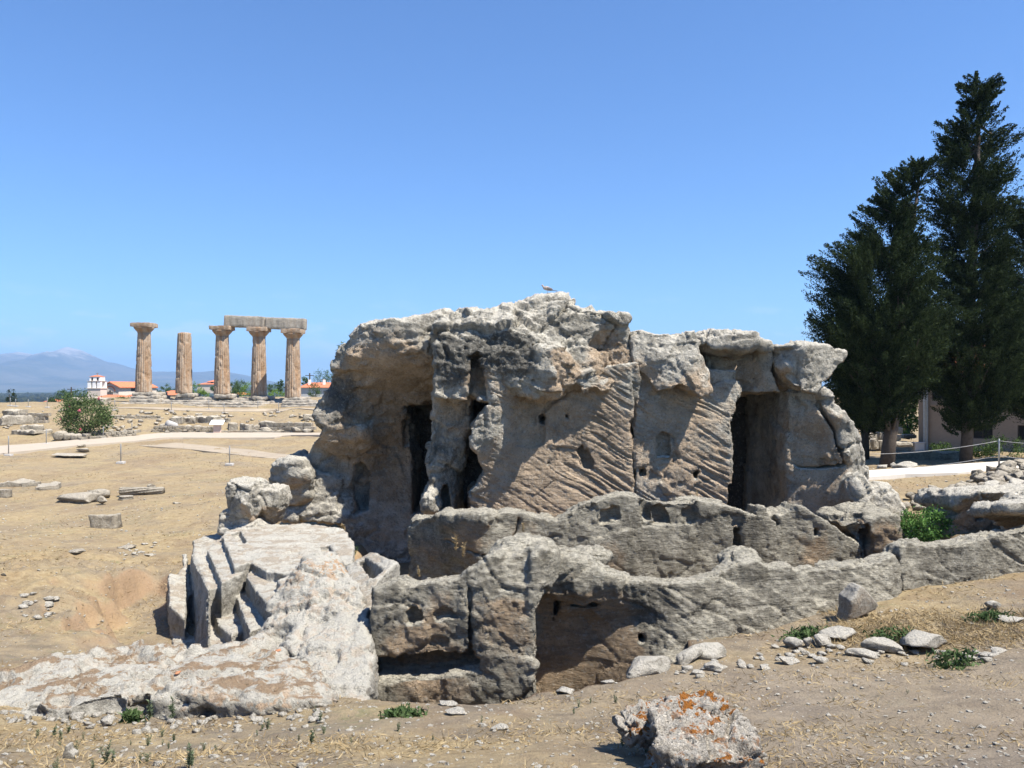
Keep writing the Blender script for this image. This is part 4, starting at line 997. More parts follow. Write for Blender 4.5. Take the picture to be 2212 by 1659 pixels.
M['ivy'] = foliage('bright creeper', (0.04, 0.07, 0.025), (0.095, 0.14, 0.055), 3.0)
M['leafage'] = foliage('bright caper leaves', (0.05, 0.12, 0.03), (0.15, 0.26, 0.07), 3.0)  # brighter green for the caper bush
M['straw'] = foliage('dry straw', (0.25, 0.18, 0.09), (0.42, 0.33, 0.19), 3.0)
M['bark'] = plain('cypress bark', (0.075, 0.06, 0.047), 0.95, 0.3, 6, 0.8)
M['bark_dark'] = plain('dark bark', (0.07, 0.055, 0.04), 0.95, 0.3, 6, 0.8)
M['pink'] = plain('pink petals', (0.75, 0.22, 0.28), 0.7)
M['walk'] = plain('pale pink paving', (0.38, 0.325, 0.255), 0.9, 0.06, 1.5, 0.1)
M['walk_white'] = plain('white concrete paving', (0.56, 0.52, 0.455), 0.9, 0.06, 1.5, 0.1)
M['dust'] = plain('pale trodden dust', (0.32, 0.265, 0.195), 0.95, 0.15, 1.0, 0.2)
M['steel'] = plain('galvanised grey steel', (0.30, 0.30, 0.29), 0.5, 0.1, 8, 0.05, 0.6)
M['concrete'] = plain('grey concrete', (0.42, 0.40, 0.37), 0.9)
M['rope'] = plain('pale wire rope', (0.45, 0.43, 0.40), 0.7)
M['red_tile'] = plain('red clay roof tiles', (0.50, 0.17, 0.085), 0.85, 0.2, 3, 0.3)
M['white_wall'] = plain('whitewashed wall', (0.78, 0.75, 0.70), 0.9, 0.05)
M['cream_wall'] = plain('cream stone wall', (0.60, 0.50, 0.41), 0.9, 0.08)
M['grey_wall'] = plain('grey plaster wall', (0.42, 0.42, 0.41), 0.9, 0.08)
M['museum_wall'] = plain('buff plaster wall', (0.27, 0.215, 0.165), 0.9, 0.08)
M['glass'] = plain('dark window glass', (0.02, 0.022, 0.025), 0.15, 0.1)
M['sign_white'] = plain('white sign face', (0.75, 0.74, 0.70), 0.5, 0.03)
M['sign_ink'] = plain('grey print', (0.25, 0.27, 0.30), 0.6)
M['pinkish'] = plain('pinkish sign pedestal', (0.50, 0.38, 0.32), 0.9)
M['terracotta'] = plain('broken terracotta', (0.36, 0.17, 0.09), 0.85)
M['feather'] = plain('buff grey feathers', (0.36, 0.30, 0.25), 0.8, 0.2, 30)
M['feather_dark'] = plain('dark wing feathers', (0.16, 0.14, 0.13), 0.8, 0.2, 30)

def column_material(name, light, dark, streak):
    t = NT(name)
    a = t.noise(0.9, 8, 0.65, t.map((2.2, 2.2, 0.45)))
    b = t.noise(5, 7, 0.65)
    c = t.mix(t.ramp(t.math('ADD', t.math('MULTIPLY', a, 0.6), t.math('MULTIPLY', b, 0.4)), [(0.40, 0.0), (0.60, 1.0)]), dark, light)
    c = t.mix(t.math('MULTIPLY', t.ramp(t.noise(0.8, 6, 0.6, t.map((3, 3, 0.3))), [(0.50, 0.0), (0.62, 1.0)]), 0.7), c, streak)
    return t.done(c, t.bump(t.noise(9, 8, 0.7), 0.7, 0.08), 0.92)
M['column'] = column_material('ochre column limestone', (0.40, 0.315, 0.235), (0.23, 0.165, 0.11), (0.28, 0.165, 0.085))
M['beam'] = column_material('weathered architrave stone', (0.38, 0.345, 0.285), (0.20, 0.178, 0.145), (0.32, 0.265, 0.20))

# ------------------------------------------------------------------ Doric temple
def doric_column(u, vb, vt, Y, label, capital=True, lean=0.0, seed=0):
    b = P(u, vb, Y); H = (vb - vt) / F * Y
    t = thing('temple_column', label, 'column', b, 'standing columns of the ruined temple')
    hs = H - (1.05 if capital else 0)
    zs = np.linspace(0, hs, 46)
    def mod(a, z):
        fl = np.abs(np.sin(a * 10)) ** 0.8
        p = np.stack([np.cos(a) * 0.8, np.sin(a) * 0.8, np.full(len(a), z)], -1) + seed * 9
        dmg = sstep(0.28, 0.5, fbm(p * 1.6, 3)) * 0.09
        keep = 0.4 + 0.6 * sstep(-0.3, 0.2, perlin(p * 0.7 + 4))
        return 1 - keep * 0.075 * (1 - fl) - dmg + 0.012 * fbm(p * 4, 2)
    prof = [(0.82 - 0.18 * (z / hs) ** 1.25, z) for z in zs]
    if not capital:
        prof = [(0.84 - 0.16 * (z / hs) ** 1.3, z) for z in zs] + [(0.45, hs + 0.08)]
    V, Q = lathe(prof, 160, mod)
    V[:, 0] += lean * V[:, 2]
    link_mesh('shaft', V + b, Q, M['column'], t, b, True)
    if capital:
        pr = [(0.63, 0), (0.66, 0.06), (0.64, 0.10), (0.70, 0.16), (0.88, 0.36), (0.99, 0.50), (1.01, 0.58), (0.96, 0.62)]
        V, Q = lathe(pr, 48, lambda a, z: 1 + 0.03 * fbm(np.stack([np.cos(a), np.sin(a), np.full(len(a), z)], -1) * 2 + seed, 2))
        V = V + np.array([lean * hs, 0, hs]) + b
        link_mesh('echinus', V, Q, M['column'], t, b, True)
        v, f = rough_box((2.06, 2.06, 0.46), seed + 3, 10, 0.06, 0.08)
        link_mesh('abacus', v + b + np.array([lean * H, 0, hs + 0.62 + 0.2]), f, M['column'], t, b, True)
TY = 85.0
doric_column(310, 848, 698, TY, 'complete fluted column standing apart with its capital, no beam above', True, 0.01, 1)
doric_column(397, 850, 720, TY + 0.5, 'shorter broken column shaft without a capital, second from the church', False, 0.012, 2)
doric_column(479.5, 852, 704.5, TY, 'fluted column under the free left end of the stone beam', True, 0.005, 3)
doric_column(559, 857, 707.5, TY, 'fluted column under the middle of the stone beam', True, 0.005, 4)
doric_column(632.5, 859, 711, TY - 2, 'sturdy fluted column under the right end of the stone beam', True, 0.006, 5)
def temple_block(name, u0, u1, v0, v1, Y, depth, label, cat, mat='beam', seed=0, parent=None, group=None, amp=0.05, rz=0.0, tilt=0.0):
    a, b = P(u0, v1, Y), P(u1, v0, Y)
    v, f = rough_box((b[0] - a[0], depth, b[2] - a[2]), seed, 26, amp, 0.10)
    v = turn(v, rz, 0, tilt)
    base = np.array([(a[0] + b[0]) / 2, Y + depth / 2, a[2]])
    o = link_mesh(name, v + base + np.array([0, 0, (b[2] - a[2]) / 2]), f, M[mat], parent, base)
    if parent is None: tag(o, label, cat, group)
    return o
temple_block('stone_beam', 482.5, 571.5, 682, 706.5, TY - 0.5, 1.1, 'left half of the architrave beam, with a dark weathered patch', 'beam', seed=31, group='architrave beams on the columns', amp=0.03, tilt=0.035)
temple_block('stone_beam', 572.2, 658.5, 686, 711, TY - 0.5, 1.1, 'right half of the architrave beam, pale and roughly pitted', 'beam', seed=32, group='architrave beams on the columns', amp=0.03, tilt=0.035)
plat = thing('temple_platform', 'worn stepped stone platform carrying the ruined columns', 'platform', P(480, 880, 83))
k = 0
for u0, u1, v0, v1, Y, dep in [(283, 337, 848, 855, 83.6, 3), (281, 339, 855, 863, 83.2, 3.4), (277, 343, 862, 871, 82.8, 4), (379, 416, 850, 857, 84.2, 2.4), (460, 500, 852, 859, 83.8, 2.4), (540, 580, 856, 863, 83.8, 2.4), (612, 658, 859, 866, 81.6, 2.6),
                               (376, 415, 857, 866, 84.4, 2.4), (416, 470, 858, 866, 84.6, 2), (470, 505, 859, 867, 84.4, 2), (505, 545, 860, 868, 84.6, 2), (545, 585, 861, 868, 84.4, 2), (585, 620, 862, 868, 84.4, 2), (608, 668, 865, 871, 81.0, 3.4), (608, 700, 870, 876, 80.4, 3.8), (606, 705, 875, 882, 79.9, 4.2),
                               (345, 460, 865, 870, 83.4, 2), (460, 545, 866, 871, 83.4, 2), (545, 612, 866.5, 873, 83.2, 2), (343, 440, 869.5, 875, 82.6, 2), (440, 520, 870, 876, 82.4, 2), (520, 610, 871, 878, 82.2, 2), (255, 345, 870, 876, 82, 3), (250, 420, 874, 880, 81.4, 2), (420, 610, 876, 882, 81.2, 2)]:
    temple_block('course', u0, u1, v0, v1 + 0.8, Y, dep, None, None, 'beam', 40 + k, plat, amp=0.10); k += 1

# ------------------------------------------------------------------ paths
def ribbon(name, up, lo, mat, lift=0.05, thick=0.10, seg=24):
    """a paved strip draped over the ground between two image-measured edges"""
    def edge(pts):
        q = np.array([hit(*p) for p in pts]); t = np.linspace(0, len(q) - 1, seg)
        return np.stack([np.interp(t, np.arange(len(q)), q[:, c]) for c in range(3)], -1)
    A, B = edge(up), edge(lo)
    n = 5
    top_ = np.stack([A * (1 - f) + B * f for f in np.linspace(0, 1, n)], 1)
    gzz = ground_z(top_[..., 0], top_[..., 1], False)
    top_[..., 2] = np.maximum(gzz, top_[..., 2]) + lift
    bot = top_.copy(); bot[..., 2] -= thick + 0.35
    V = np.concatenate([top_.reshape(-1, 3), bot.reshape(-1, 3)]); m = seg * n
    i = np.arange(m).reshape(seg, n)
    Q = np.stack([i[:-1, :-1], i[:-1, 1:], i[1:, 1:], i[1:, :-1]], -1).reshape(-1, 4).tolist()
    for e in (i[:, 0], i[:, -1], i[0], i[-1]):
        Q += [[e[k], e[k + 1], e[k + 1] + m, e[k] + m] for k in range(len(e) - 1)]
    return structure(link_mesh(name, V, Q, mat, smooth=False))
ribbon('path', [(-80, 975), (0, 968), (100, 959), (160, 954), (280, 945), (340, 938.5), (400, 937), (560, 937), (672, 938), (740, 938)], [(-80, 992), (0, 984), (100, 973), (160, 966), (280, 957), (340, 951), (380, 948.5), (560, 949.5), (600, 948), (612, 943), (740, 942)], M['walk'], 0.10)
ribbon('temple_path', [(180, 881.5), (300, 881), (450, 884), (620, 884.5), (700, 885)], [(180, 884.5), (300, 885), (450, 890), (600, 891), (700, 888.5)], M['dust'], 0.06)
ribbon('pavement', [(1850, 1022), (1950, 1015), (2080, 1006), (2212, 997), (2350, 988)], [(1850, 1040), (1950, 1032.5), (2080, 1025), (2212, 1016), (2350, 1007)], M['walk_white'], 0.06)
ribbon('dust_track', [(380, 957), (450, 963), (540, 974), (640, 984), (700, 990)], [(300, 963), (400, 970), (520, 984), (620, 994), (700, 1000)], M['dust'], 0.012, 0.0)

# ------------------------------------------------------------------ rope barrier posts
def rope_post(u, v0, v1, label, group):
    p = hit(u, v1); H = max(0.6, (v1 - v0) / F * p[1])
    t = thing('barrier_post', label, 'post', p, group)
    V, Q = lathe([(0.028, -0.02), (0.028, H), (0.02, H + 0.008)], 12)
    link_mesh('pole', V + p, Q, M['steel'], t, p)
    v, f = rough_box((0.36, 0.36, 0.12), int(u), 6, 0.01, 0.02)
    link_mesh('foot', v + p + np.array([0, 0, 0.05]), f, M['concrete'], t, p)
    return p + np.array([0, 0, H])
for u, v0, v1, lab in [(18.5, 942, 985, 'barrier post at the near kerb of the pink path, by the left edge'), (100, 927, 961, 'barrier post beyond the pink path, left of the three round stones'), (223, 922, 949, 'barrier post in front of the white stones right of the oleander'), (285, 913, 944, 'barrier post by the bend of the pink path'),
                   (261, 959, 1002, 'lone barrier post on the straw slope left of the column drum'), (496, 964, 1006, 'lone barrier post on the straw slope nearest the rock')]:
    rope_post(u, v0, v1, lab, 'rope posts by the lower path')
for u, v0, v1 in [(22, 860, 878), (34, 862, 879), (61, 863, 880), (102, 859, 881), (248, 865, 887), (370, 869, 890), (451, 863, 886), (484, 872, 894), (557, 866, 886), (602, 869, 891)]:
    rope_post(u, v0, v1, 'thin barrier post along the path below the temple platform', 'thin posts below the temple')
pr = rope_post(2158, 949, 1018, 'grey post with two ropes beside the white pavement', 'posts beside the white pavement')
pl = P(1880, 981, 29.0); pl2 = P(2330, 962, 25)
def rope(a, b, sag, label):
    t = np.linspace(0, 1, 14)[:, None]
    p = a + (b - a) * t; p[:, 2] -= sag * 4 * (t * (1 - t))[:, 0]
    V, Q = tube(p, 0.010, 6)
    tag(link_mesh('rope', V, Q, M['rope'], None, a), label, 'rope', 'ropes beside the white pavement')
dz = np.array([0, 0, -0.12]); d2 = np.array([0, 0, -0.55])
rope(pl, pr + dz * .5, 0.10, 'upper rope from the grey post towards the rock')
rope(pl + d2, pr + d2, 0.10, 'lower rope from the grey post towards the rock')
rope(pr + dz * .5, pl2, 0.04, 'upper rope from the grey post to the right edge')
rope(pr + d2, pl2 + d2, 0.04, 'lower rope from the grey post to the right edge')

# ------------------------------------------------------------------ information board
b = hit(469.5, 938.5); s = b[1] / F
t = thing('information_board', 'white slanted information board on a pinkish pedestal beside the path', 'sign', b)
V, Q = boxes([(-7.2 * s, 7.2 * s, -0.16, 0.16, -0.1, 20 * s)]); link_mesh('pedestal', V + b, Q, M['pinkish'], t, b, False)
V, Q = boxes([(-14.5 * s, 14.5 * s, -0.32, 0.32, -0.03, 0.03)])
V = turn(V, 0, R(32)) + b + np.array([0, -0.05, 25.5 * s]); link_mesh('panel', V, Q, M['sign_white'], t, b, False)
V, Q = boxes([(-10.5 * s, -8.9 * s, 0.02, 0.2, .031, .034), (-8.3 * s, -6.2 * s, 0.02, 0.2, .031, .034), (-5.6 * s, -3.6 * s, 0.02, 0.2, .031, .034), (-3 * s, -0.8 * s, 0.02, 0.2, .031, .034), (-10.5 * s, -0.8 * s, -0.06, -0.03, .031, .034)])
V = turn(V, 0, R(32)) + b + np.array([0, -0.05, 25.5 * s]); link_mesh('print', V, Q, M['sign_ink'], t, b, False)

# ------------------------------------------------------------------ loose stones
def stone_at(name, u0, u1, v0, v1, label, group=None, cat='stone', seed=None, mat='stone', sub=3, angular=1.0, deep=0.8, sink=0.12, rz=None, zscale=1.0, boxy=False, at=None, tan=0.0):
    seed = int(u0 * 7 + v0 * 13) if seed is None else seed
    p = hit((u0 + u1) / 2, v1) if at is None else np.array(at)
    w = (u1 - u0) / F * p[1] * 1.12; d = w * deep
    slope = (EYE - p[2]) / p[1]
    h = max(0.05 * w, ((v1 - v0) / F * p[1] - d * slope * 0.45)) * zscale
    h = max(h, min(0.34 * w, (v1 - v0) / F * p[1] * 0.8))
    if boxy: V, f = rough_box((w, d, h * (1 + sink)), seed, 12, 0.10 * min(w, 1.4), 0.12 * h)
    else: V, f = stone_shape(seed, (w, d, h * (1 + sink)), sub, angular)
    a = rng(seed).uniform(-0.5, 0.5) if rz is None else rz
    V = turn(V, a)
    base = p + np.array([0, d / 2, 0])
    base[2] = gz(base[0], base[1]) if at is None else base[2]
    o = link_mesh(name, V + base + np.array([0, 0, h * (0.5 - sink)]), f, M[mat], None, base, True, {'tan': np.full(len(V), tan), 'orange': np.ones(len(V))})
    return tag(o, label, cat, group)

# lichen boulder in the foreground (two lobes of one stone)
bp = hit(1520, 1668)
V1, f1 = None, None
def boulder():
    c = bp
    rock_solid('lichen_boulder', [
        (1, top([c[:2] + q for q in np.array([(-0.235, -0.02), (-0.21, -0.10), (-0.05, -0.16), (0.17, -0.14), (0.245, -0.03), (0.25, 0.10), (0.19, 0.27), (0.05, 0.34), (-0.10, 0.33), (-0.20, 0.18)])],
                [(c[0] - .2, c[1] - .08, c[2] + .15), (c[0] + .2, c[1] - .12, c[2] + .10), (c[0] + .23, c[1] + .1, c[2] + .15), (c[0], c[1] + .05, c[2] + .19), (c[0] - .15, c[1] + .25, c[2] + .215), (c[0] + .12, c[1] + .27, c[2] + .21)], c[2] - .15, 0.03), 0),
        (1, blob(c + np.array([-.20, .38, .05]), (.14, .15, .085)), 0.04),
        (1, blob(c + np.array([-.08, .42, .07]), (.12, .12, .10)), 0.04),
        (-1, blob(c + np.array([-.02, -.17, .05]), (.16, .09, .045)), 0.02),
        (-1, blob(c + np.array([.17, -.15, .06]), (.08, .06, .03)), 0.02),
    ], 0.0095, None, M['boulder'], seed=41, amp=1.7, grain=4.0, strata=0.3, base=c, fine=2.2, under=0.5, tan0=-0.1)
    tag(bpy.data.objects['lichen_boulder'], 'pitted boulder covered in orange lichen in the bottom foreground', 'boulder')
boulder()

LIP = 'stones along the edge of the front ground'
for u0, u1, v0, v1, lab in [
    (1354, 1467, 1420, 1463, 'long low slab at the lip of the sunken chamber, below the tan recess'),
    (1463, 1527, 1394, 1437, 'bright white broken block at the start of the stone row'),
    (1496, 1592, 1386, 1427, 'flat grey slab behind the bright white broken block'),
    (1496, 1523, 1447, 1458, 'small chip just below the bright white broken block'),
    (1527, 1576, 1427, 1451, 'pale wedge stone right of the bright white broken block'),
    (1640, 1666, 1435, 1449, 'low pale stone alone on the dirt before the row'),
    (1687, 1734, 1416, 1437, 'low flat stone with a straw-covered left side in the row'),
    (1702, 1753, 1373, 1404, 'grey slab sloping to the right at the foot of the front wall'),
    (1740, 1771, 1371, 1398, 'dark grey block squeezed between two slabs of the row'),
    (1763, 1802, 1369, 1400, 'grey squat block next to the dark one in the row'),
    (1784, 1860, 1359, 1389, 'whitish long stone uppermost in the row'),
    (1759, 1798, 1416, 1435, 'rounded stone lowermost in the middle of the row'),
    (1842, 1903, 1396, 1426, 'smooth rounded stone left of the two largest row blocks'),
    (1880, 1985, 1378, 1420, 'broad flat grey block, largest of the row'),
    (1969, 2067, 1371, 1416, 'thick grey block beside the green weeds, second largest of the row'),
    (2074, 2127, 1404, 1431, 'pale flat stone right of the green weeds'),
    (2121, 2164, 1410, 1425, 'small half-buried stone near the right edge of the row'),
    (2145, 2184, 1398, 1412, 'low stone last in the row at the right'),
    (2168, 2225, 1326, 1350, 'white flat slab at the right edge above the row'),
    (2140, 2175, 1295, 1319, 'grey cube-like stone at the foot of the front wall, right edge')]:
    stone_at('field_stone', u0, u1, v0, v1, lab, LIP, deep=0.75, mat='stone')
r = rng(120)
for k in range(60):
    u = r.uniform(1450, 2215); v = np.interp(u, [1450, 1560, 1700, 1900, 2215], [1462, 1446, 1418, 1424, 1420]) + r.normal(0, 9); w = r.uniform(8, 26)
    stone_at('small_stone', u, u + w, v - w * .6, v, 'small grey stone between the larger stones of the row at the right', 'small stones of the row', seed=1200 + k, sub=2)
# pale flat blocks at the near lip of the chambers
for u0, u1, v0, v1, lab in [(1020, 1096, 1488, 1512, 'low white stone on the chamber lip'), (1094, 1204, 1472, 1508, 'round grey boulder on the chamber lip under the wall corner'), (1205, 1250, 1486, 1500, 'flat stone right of the round lip boulder'),
                            (1300, 1332, 1466, 1478, 'little triangular stone at the right end of the chamber lip'), (940, 985, 1512, 1528, 'flat stone sunk in the chamber lip by the weeds'), (776, 812, 1478, 1504, 'white stone at the foot of the sloping rock')]:
    stone_at('lip_stone', u0, u1, v0, v1, lab, LIP)
# the standing pointed slab
c = hit(1868, 1338)
rock_solid('pointed_slab', [(1, front([(1838, 1300), (1848, 1286), (1858, 1266), (1872, 1280), (1895, 1306), (1890, 1316), (1860, 1330), (1826, 1346), (1834, 1322)], [(1845, 1300, c[1] - 0.05), (1858, 1268, c[1]), (1890, 1308, c[1] + .1), (1830, 1340, c[1])], c[1] + 0.22, 0.004), 0)],
           0.012, None, M['stone'], seed=51, amp=0.12, fine=1.0, tan0=0.5, base=c)
tag(bpy.data.objects['pointed_slab'], 'upright pointed slab leaning by the front wall, tan face in shade', 'stone')

MID = 'ruin blocks between the paths'
for u0, u1, v0, v1, lab, bx in [
    (0, 54, 898, 918, 'long pale block with a curved top at the left edge', 1), (6, 44, 887, 899, 'pale block behind the curved one at the left edge', 1), (44, 82, 918, 934, 'grey block on two flat slabs left of the oleander', 1),
    (24, 90, 932, 940, 'thin flat slab under the grey block left of the oleander', 1), (146, 178, 858, 876, 'large pale rounded boulder above the oleander', 0), (172, 202, 856, 876, 'second pale rounded boulder above the oleander', 0),
    (200, 229, 859, 874, 'stacked pale block below the church', 1), (365, 392, 901, 915, 'left of three big blocks in the terrace row behind the white drum', 1), (393, 419, 902, 916, 'middle of three big blocks in the terrace row', 1),
    (421, 467, 901, 915, 'longest of the three big terrace blocks, left of the sign', 1), (484, 495, 903, 913, 'dark small block right behind the sign', 1), (338, 362, 915, 928, 'grey split boulder left of the white drum', 0),
    (392, 414, 917, 931, 'tilted block in front of the terrace row', 0), (416, 436, 919, 931, 'angular block left of the sign', 0), (492, 510, 915, 934, 'tall block just right of the sign', 1), (519, 543, 918, 934, 'wide pinkish block right of the sign', 1),
    (540, 562, 914, 930, 'grey heaped block between the sign and the brick-like wall', 0), (562, 588, 911, 930, 'upright ruined pier by the rubble wall', 1), (542, 556, 928, 936, 'small stone at the path edge right of the sign', 0), (556, 590, 924, 937, 'white rounded stone at the foot of the pier', 0),
    (590, 618, 928, 937, 'low white stone before the brick-like wall', 0), (626, 650, 922, 937, 'pointed grey boulder before the brick-like wall', 0), (650, 672, 926, 937, 'flat boulder next to the rock edge', 0), (620, 638, 896, 904, 'small dark pair of stones on the bank', 0), (655, 674, 896, 909, 'dark block on the bank next to the rock', 1),
    (422, 434, 893, 898, 'little dark block on the bank under the temple path', 1), (308, 330, 890, 896, 'thin flat stone on the bank right of the oleander', 0)]:
    stone_at('ruin_block', u0, u1, v0, v1, lab, MID, 'block', mat='rock_far', boxy=bool(bx), sub=2, deep=0.6)
for u0, u1, v0, v1 in [(211, 224, 925, 934), (222, 234, 919, 926), (226, 240, 927, 935), (240, 252, 921, 928), (247, 258, 924, 933), (256, 268, 920, 928), (262, 274, 926, 934), (268, 282, 924, 932), (276, 288, 929, 937), (232, 246, 918, 922), (205, 216, 929, 935)]:
    stone_at('white_stone', u0, u1, v0, v1, 'white rounded stone in the heap right of the oleander bush', 'white stones right of the oleander', sub=2, mat='rock_far')
# old masonry walls: courses of small stones
def dry_wall(name, u0, u1, vb, vt, label, seed=0, course=0.22, mat='rock_far', right=None):
    a, b = hit(u0, vb if np.isscalar(vb) else vb[0]), hit(u1, vb if np.isscalar(vb) else vb[1])
    H = (np.mean(vb) - vt) / F * (a[1] + b[1]) / 2
    L = np.linalg.norm((b - a)[:2]); d = (b - a) / L; r = rng(seed)
    Vs, Fs, o = [], [], 0
    z = -0.1
    while z < H:
        x = -r.uniform(0, .3); hh = course * r.uniform(0.7, 1.3)
        top_here = H * (0.75 + 0.35 * perlin(np.array([[x, seed, 0.3]]))[0])
        while x < L:
            w = r.uniform(0.25, 0.75) * course / 0.22
            if z < H * (0.72 + 0.5 * perlin(np.array([[x * 0.6, seed + .5, 0.3]]))[0]) + 0.1:
                v, f = rough_box((w * 0.97, 0.45, hh * 0.95), int(r.integers(999)), 4, 0.03, 0.03)
                ang = math.atan2(d[1], d[0])
                v = turn(v, ang) + a + d * (x + w / 2) + np.array([0, r.uniform(-.06, .06), z + hh / 2])
                Vs.append(v); Fs.append(f + o); o += len(v)
            x += w
        z += hh
    V = np.concatenate(Vs)
    ob = link_mesh(name, V, np.concatenate(Fs), M[mat], None, (a + b) / 2, True, {'tan': 0.25 + 0.4 * perlin(V * 0.9)})
    return tag(ob, label, 'wall')
r = rng(140)
for k in range(150):
    u = r.uniform(0, 672); v = r.uniform(888, 936)
    if 100 < u < 230 and v > 895: continue
    w = r.uniform(4, 13)
    stone_at('strewn_stone', u, u + w, v - w * .55, v, 'small grey stone strewn on the bank between the two paths', 'stones strewn between the paths', seed=1400 + k, sub=1 if w < 7 else 2, mat='rock_far')
dry_wall('rubble_wall', 54, 92, 914, 892, 'dark rubble masonry wall left above the oleander', 1, 0.25)
dry_wall('rubble_wall', 180, 288, (953, 944), 938, 'low dry stone wall beside the path under the white stones', 2, 0.2)
dry_wall('rubble_wall', 588, 674, 934, 910, 'brick-like ruin wall of squared blocks next to the rock', 3, 0.33)
dry_wall('rubble_wall', 336, 460, 934, 926, 'low footing of small stones along the path left of the sign', 4, 0.18)
dry_wall('rubble_wall', 480, 596, 937, 931, 'low footing of small stones along the path right of the sign', 5, 0.18)
dry_wall('rubble_wall', 230, 345, 904, 899, 'thin line of old footings on the bank right of the oleander', 6, 0.2)
# drums and column pieces
for u0, u1, v0, v1, lab in [(109, 130, 937, 953, 'white ball-like drum end, largest of three round stones by the bush'), (130, 146, 940, 953, 'middle one of three round drum stones by the bush'), (146, 161, 942, 953, 'smallest of three round drum stones by the bush')]:
    p = hit((u0 + u1) / 2, v1); r_ = (u1 - u0) / 2 / F * p[1]
    V, Q = lathe([(0.55 * r_, -0.7), (0.93 * r_, -0.66), (r_, -0.55), (r_, 0.55), (0.93 * r_, 0.66), (0.55 * r_, 0.7)], 28)
    V = turn(V, R(12), R(90)) + p + np.array([0, 0.7, r_ * 0.95])
    tag(link_mesh('column_drum', V, Q, M['rock_far'], None, p, True), lab, 'column drum', 'round drum stones by the bush')
p = hit(371, 929); r_ = 7.2 / F * p[1]
V, Q = lathe([(0.9 * r_, 0), (r_, 0.05), (r_, 0.85), (0.9 * r_, 0.9)], 28)
tag(link_mesh('column_drum', turn(V, R(-25), R(72)) + p + np.array([0, 0.8, r_]), Q, M['concrete'], None, p, True), 'white smooth cylinder leaning in the terrace row left of the sign', 'column drum')
p = hit(303, 1070); s = p[1] / F
def spiral(a, z): return 1 + 0.07 * np.sin(a * 9 + z * 7.5)
V, Q = lathe([(8.2 * s, z) for z in np.linspace(0, 92 * s, 60)], 90, spiral)
V = turn(V, 0, 0, R(90)); V = turn(V, R(3)) + p + np.array([-46 * s, 0.1, 8 * s])
tag(link_mesh('fallen_column', V, Q, M['rock_far'], None, p, True), 'fallen spiral-fluted column shaft lying on the dry grass', 'column')
p = hit(266, 1080); s = p[1] / F
V, Q = lathe([(14 * s, 0), (15.5 * s, 1.5 * s), (15.5 * s, 3 * s), (13 * s, 4.5 * s), (14.5 * s, 6 * s), (14.5 * s, 8 * s), (13.5 * s, 8.5 * s)], 36)
tag(link_mesh('moulded_disc', V + p + np.array([0, .2, -.02]), Q, M['rock_far'], None, p, True), 'round moulded column base lying beside the fallen spiral shaft', 'column base')
FLD = 'blocks on the left slope'
for u0, u1, v0, v1, lab, bx in [(0, 48, 1041, 1052, 'leftmost flat kerb block on the slope', 1), (46, 74, 1043, 1053, 'short middle kerb block on the slope', 1), (72, 114, 1045, 1059, 'right-hand kerb block on the slope', 1),
    (111, 205, 1053, 1090, 'large low pale boulder with a flat top on the slope', 0), (186, 232, 1056, 1080, 'sloping rock behind the large low boulder', 0), (206, 230, 1070, 1092, 'dark rounded stone right of the large low boulder', 0),
    (-8, 14, 1057, 1076, 'block cut by the left edge of the slope', 1), (195, 243, 1106, 1142, 'square grey block alone on the slope, chipped corner', 1), (310, 330, 1044, 1056, 'small pale stone behind the fallen spiral shaft', 0),
    (138, 178, 1190, 1199, 'flat white stone on the dry slope', 0), (160, 187, 968, 979, 'grey stone by the near kerb of the path', 0), (164, 180, 959, 968, 'little dark stone topping the grey one by the path', 0), (98, 165, 979, 990, 'long low slab half buried in the slope by the path', 0),
    (366, 386, 1083, 1089, 'thin white flake on the slope right of the spiral shaft', 0), (250, 290, 1174, 1186, 'low scatter of buried rubble under the square block', 0), (0, 10, 1242, 1250, 'white stone at the left edge of the bank', 0)]:
    stone_at('slope_block', u0, u1, v0, v1, lab, FLD, 'block', mat='rock_far', boxy=bool(bx))
r = rng(77)
for k in range(26):
    u, v = r.uniform(30, 110), r.uniform(1290, 1345); w = r.uniform(8, 22)
    stone_at('bank_stone', u, u + w, v - w * .6, v, 'stone in the crumbling earth bank at the left', 'stones in the crumbling bank', seed=300 + k, sub=2)
for k in range(24):
    u, v = r.uniform(420, 680) - 260 * 0, r.uniform(1175, 1205)
    u = r.uniform(250, 330); w = r.uniform(5, 14)
    stone_at('rubble_bit', u, u + w, v - w * .5, v, 'bit of rubble strewn below the square grey block', 'rubble bits below the square block', seed=400 + k, sub=2)

# rubble heap at the right
r = rng(88)
for k in range(150):
    tt = r.random()
    u = 1965 + 255 * tt + r.uniform(-25, 25); v = 1112 - 82 * tt + r.uniform(-22, 20)
    w = r.uniform(13, 32) * (0.8 + 0.4 * tt)
    if u < 2060 and v > 1105: continue
    stone_at('rubble_stone', u - w / 2, u + w / 2, v - w * 0.8, v, 'buff rubble stone in the heap between the rock and the pavement', 'rubble heap stones', seed=500 + k, sub=2, mat='rock_far', sink=0.05, tan=0.3)
for u0, u1, v0, v1, lab in [(2130, 2165, 1032, 1062, 'dark upright rubble stone at the upper end of the heap'), (2185, 2222, 1030, 1060, 'large buff rubble stone at the right edge'), (1942, 1999, 996, 1014, 'flat pale boulder behind the pavement'), (1898, 1920, 1000, 1012, 'small boulder at the foot of the leaning trunk'), (1925, 1942, 997, 1011, 'round stone right of the leaning trunk')]:
    stone_at('rubble_stone', u0, u1, v0, v1, lab, None)

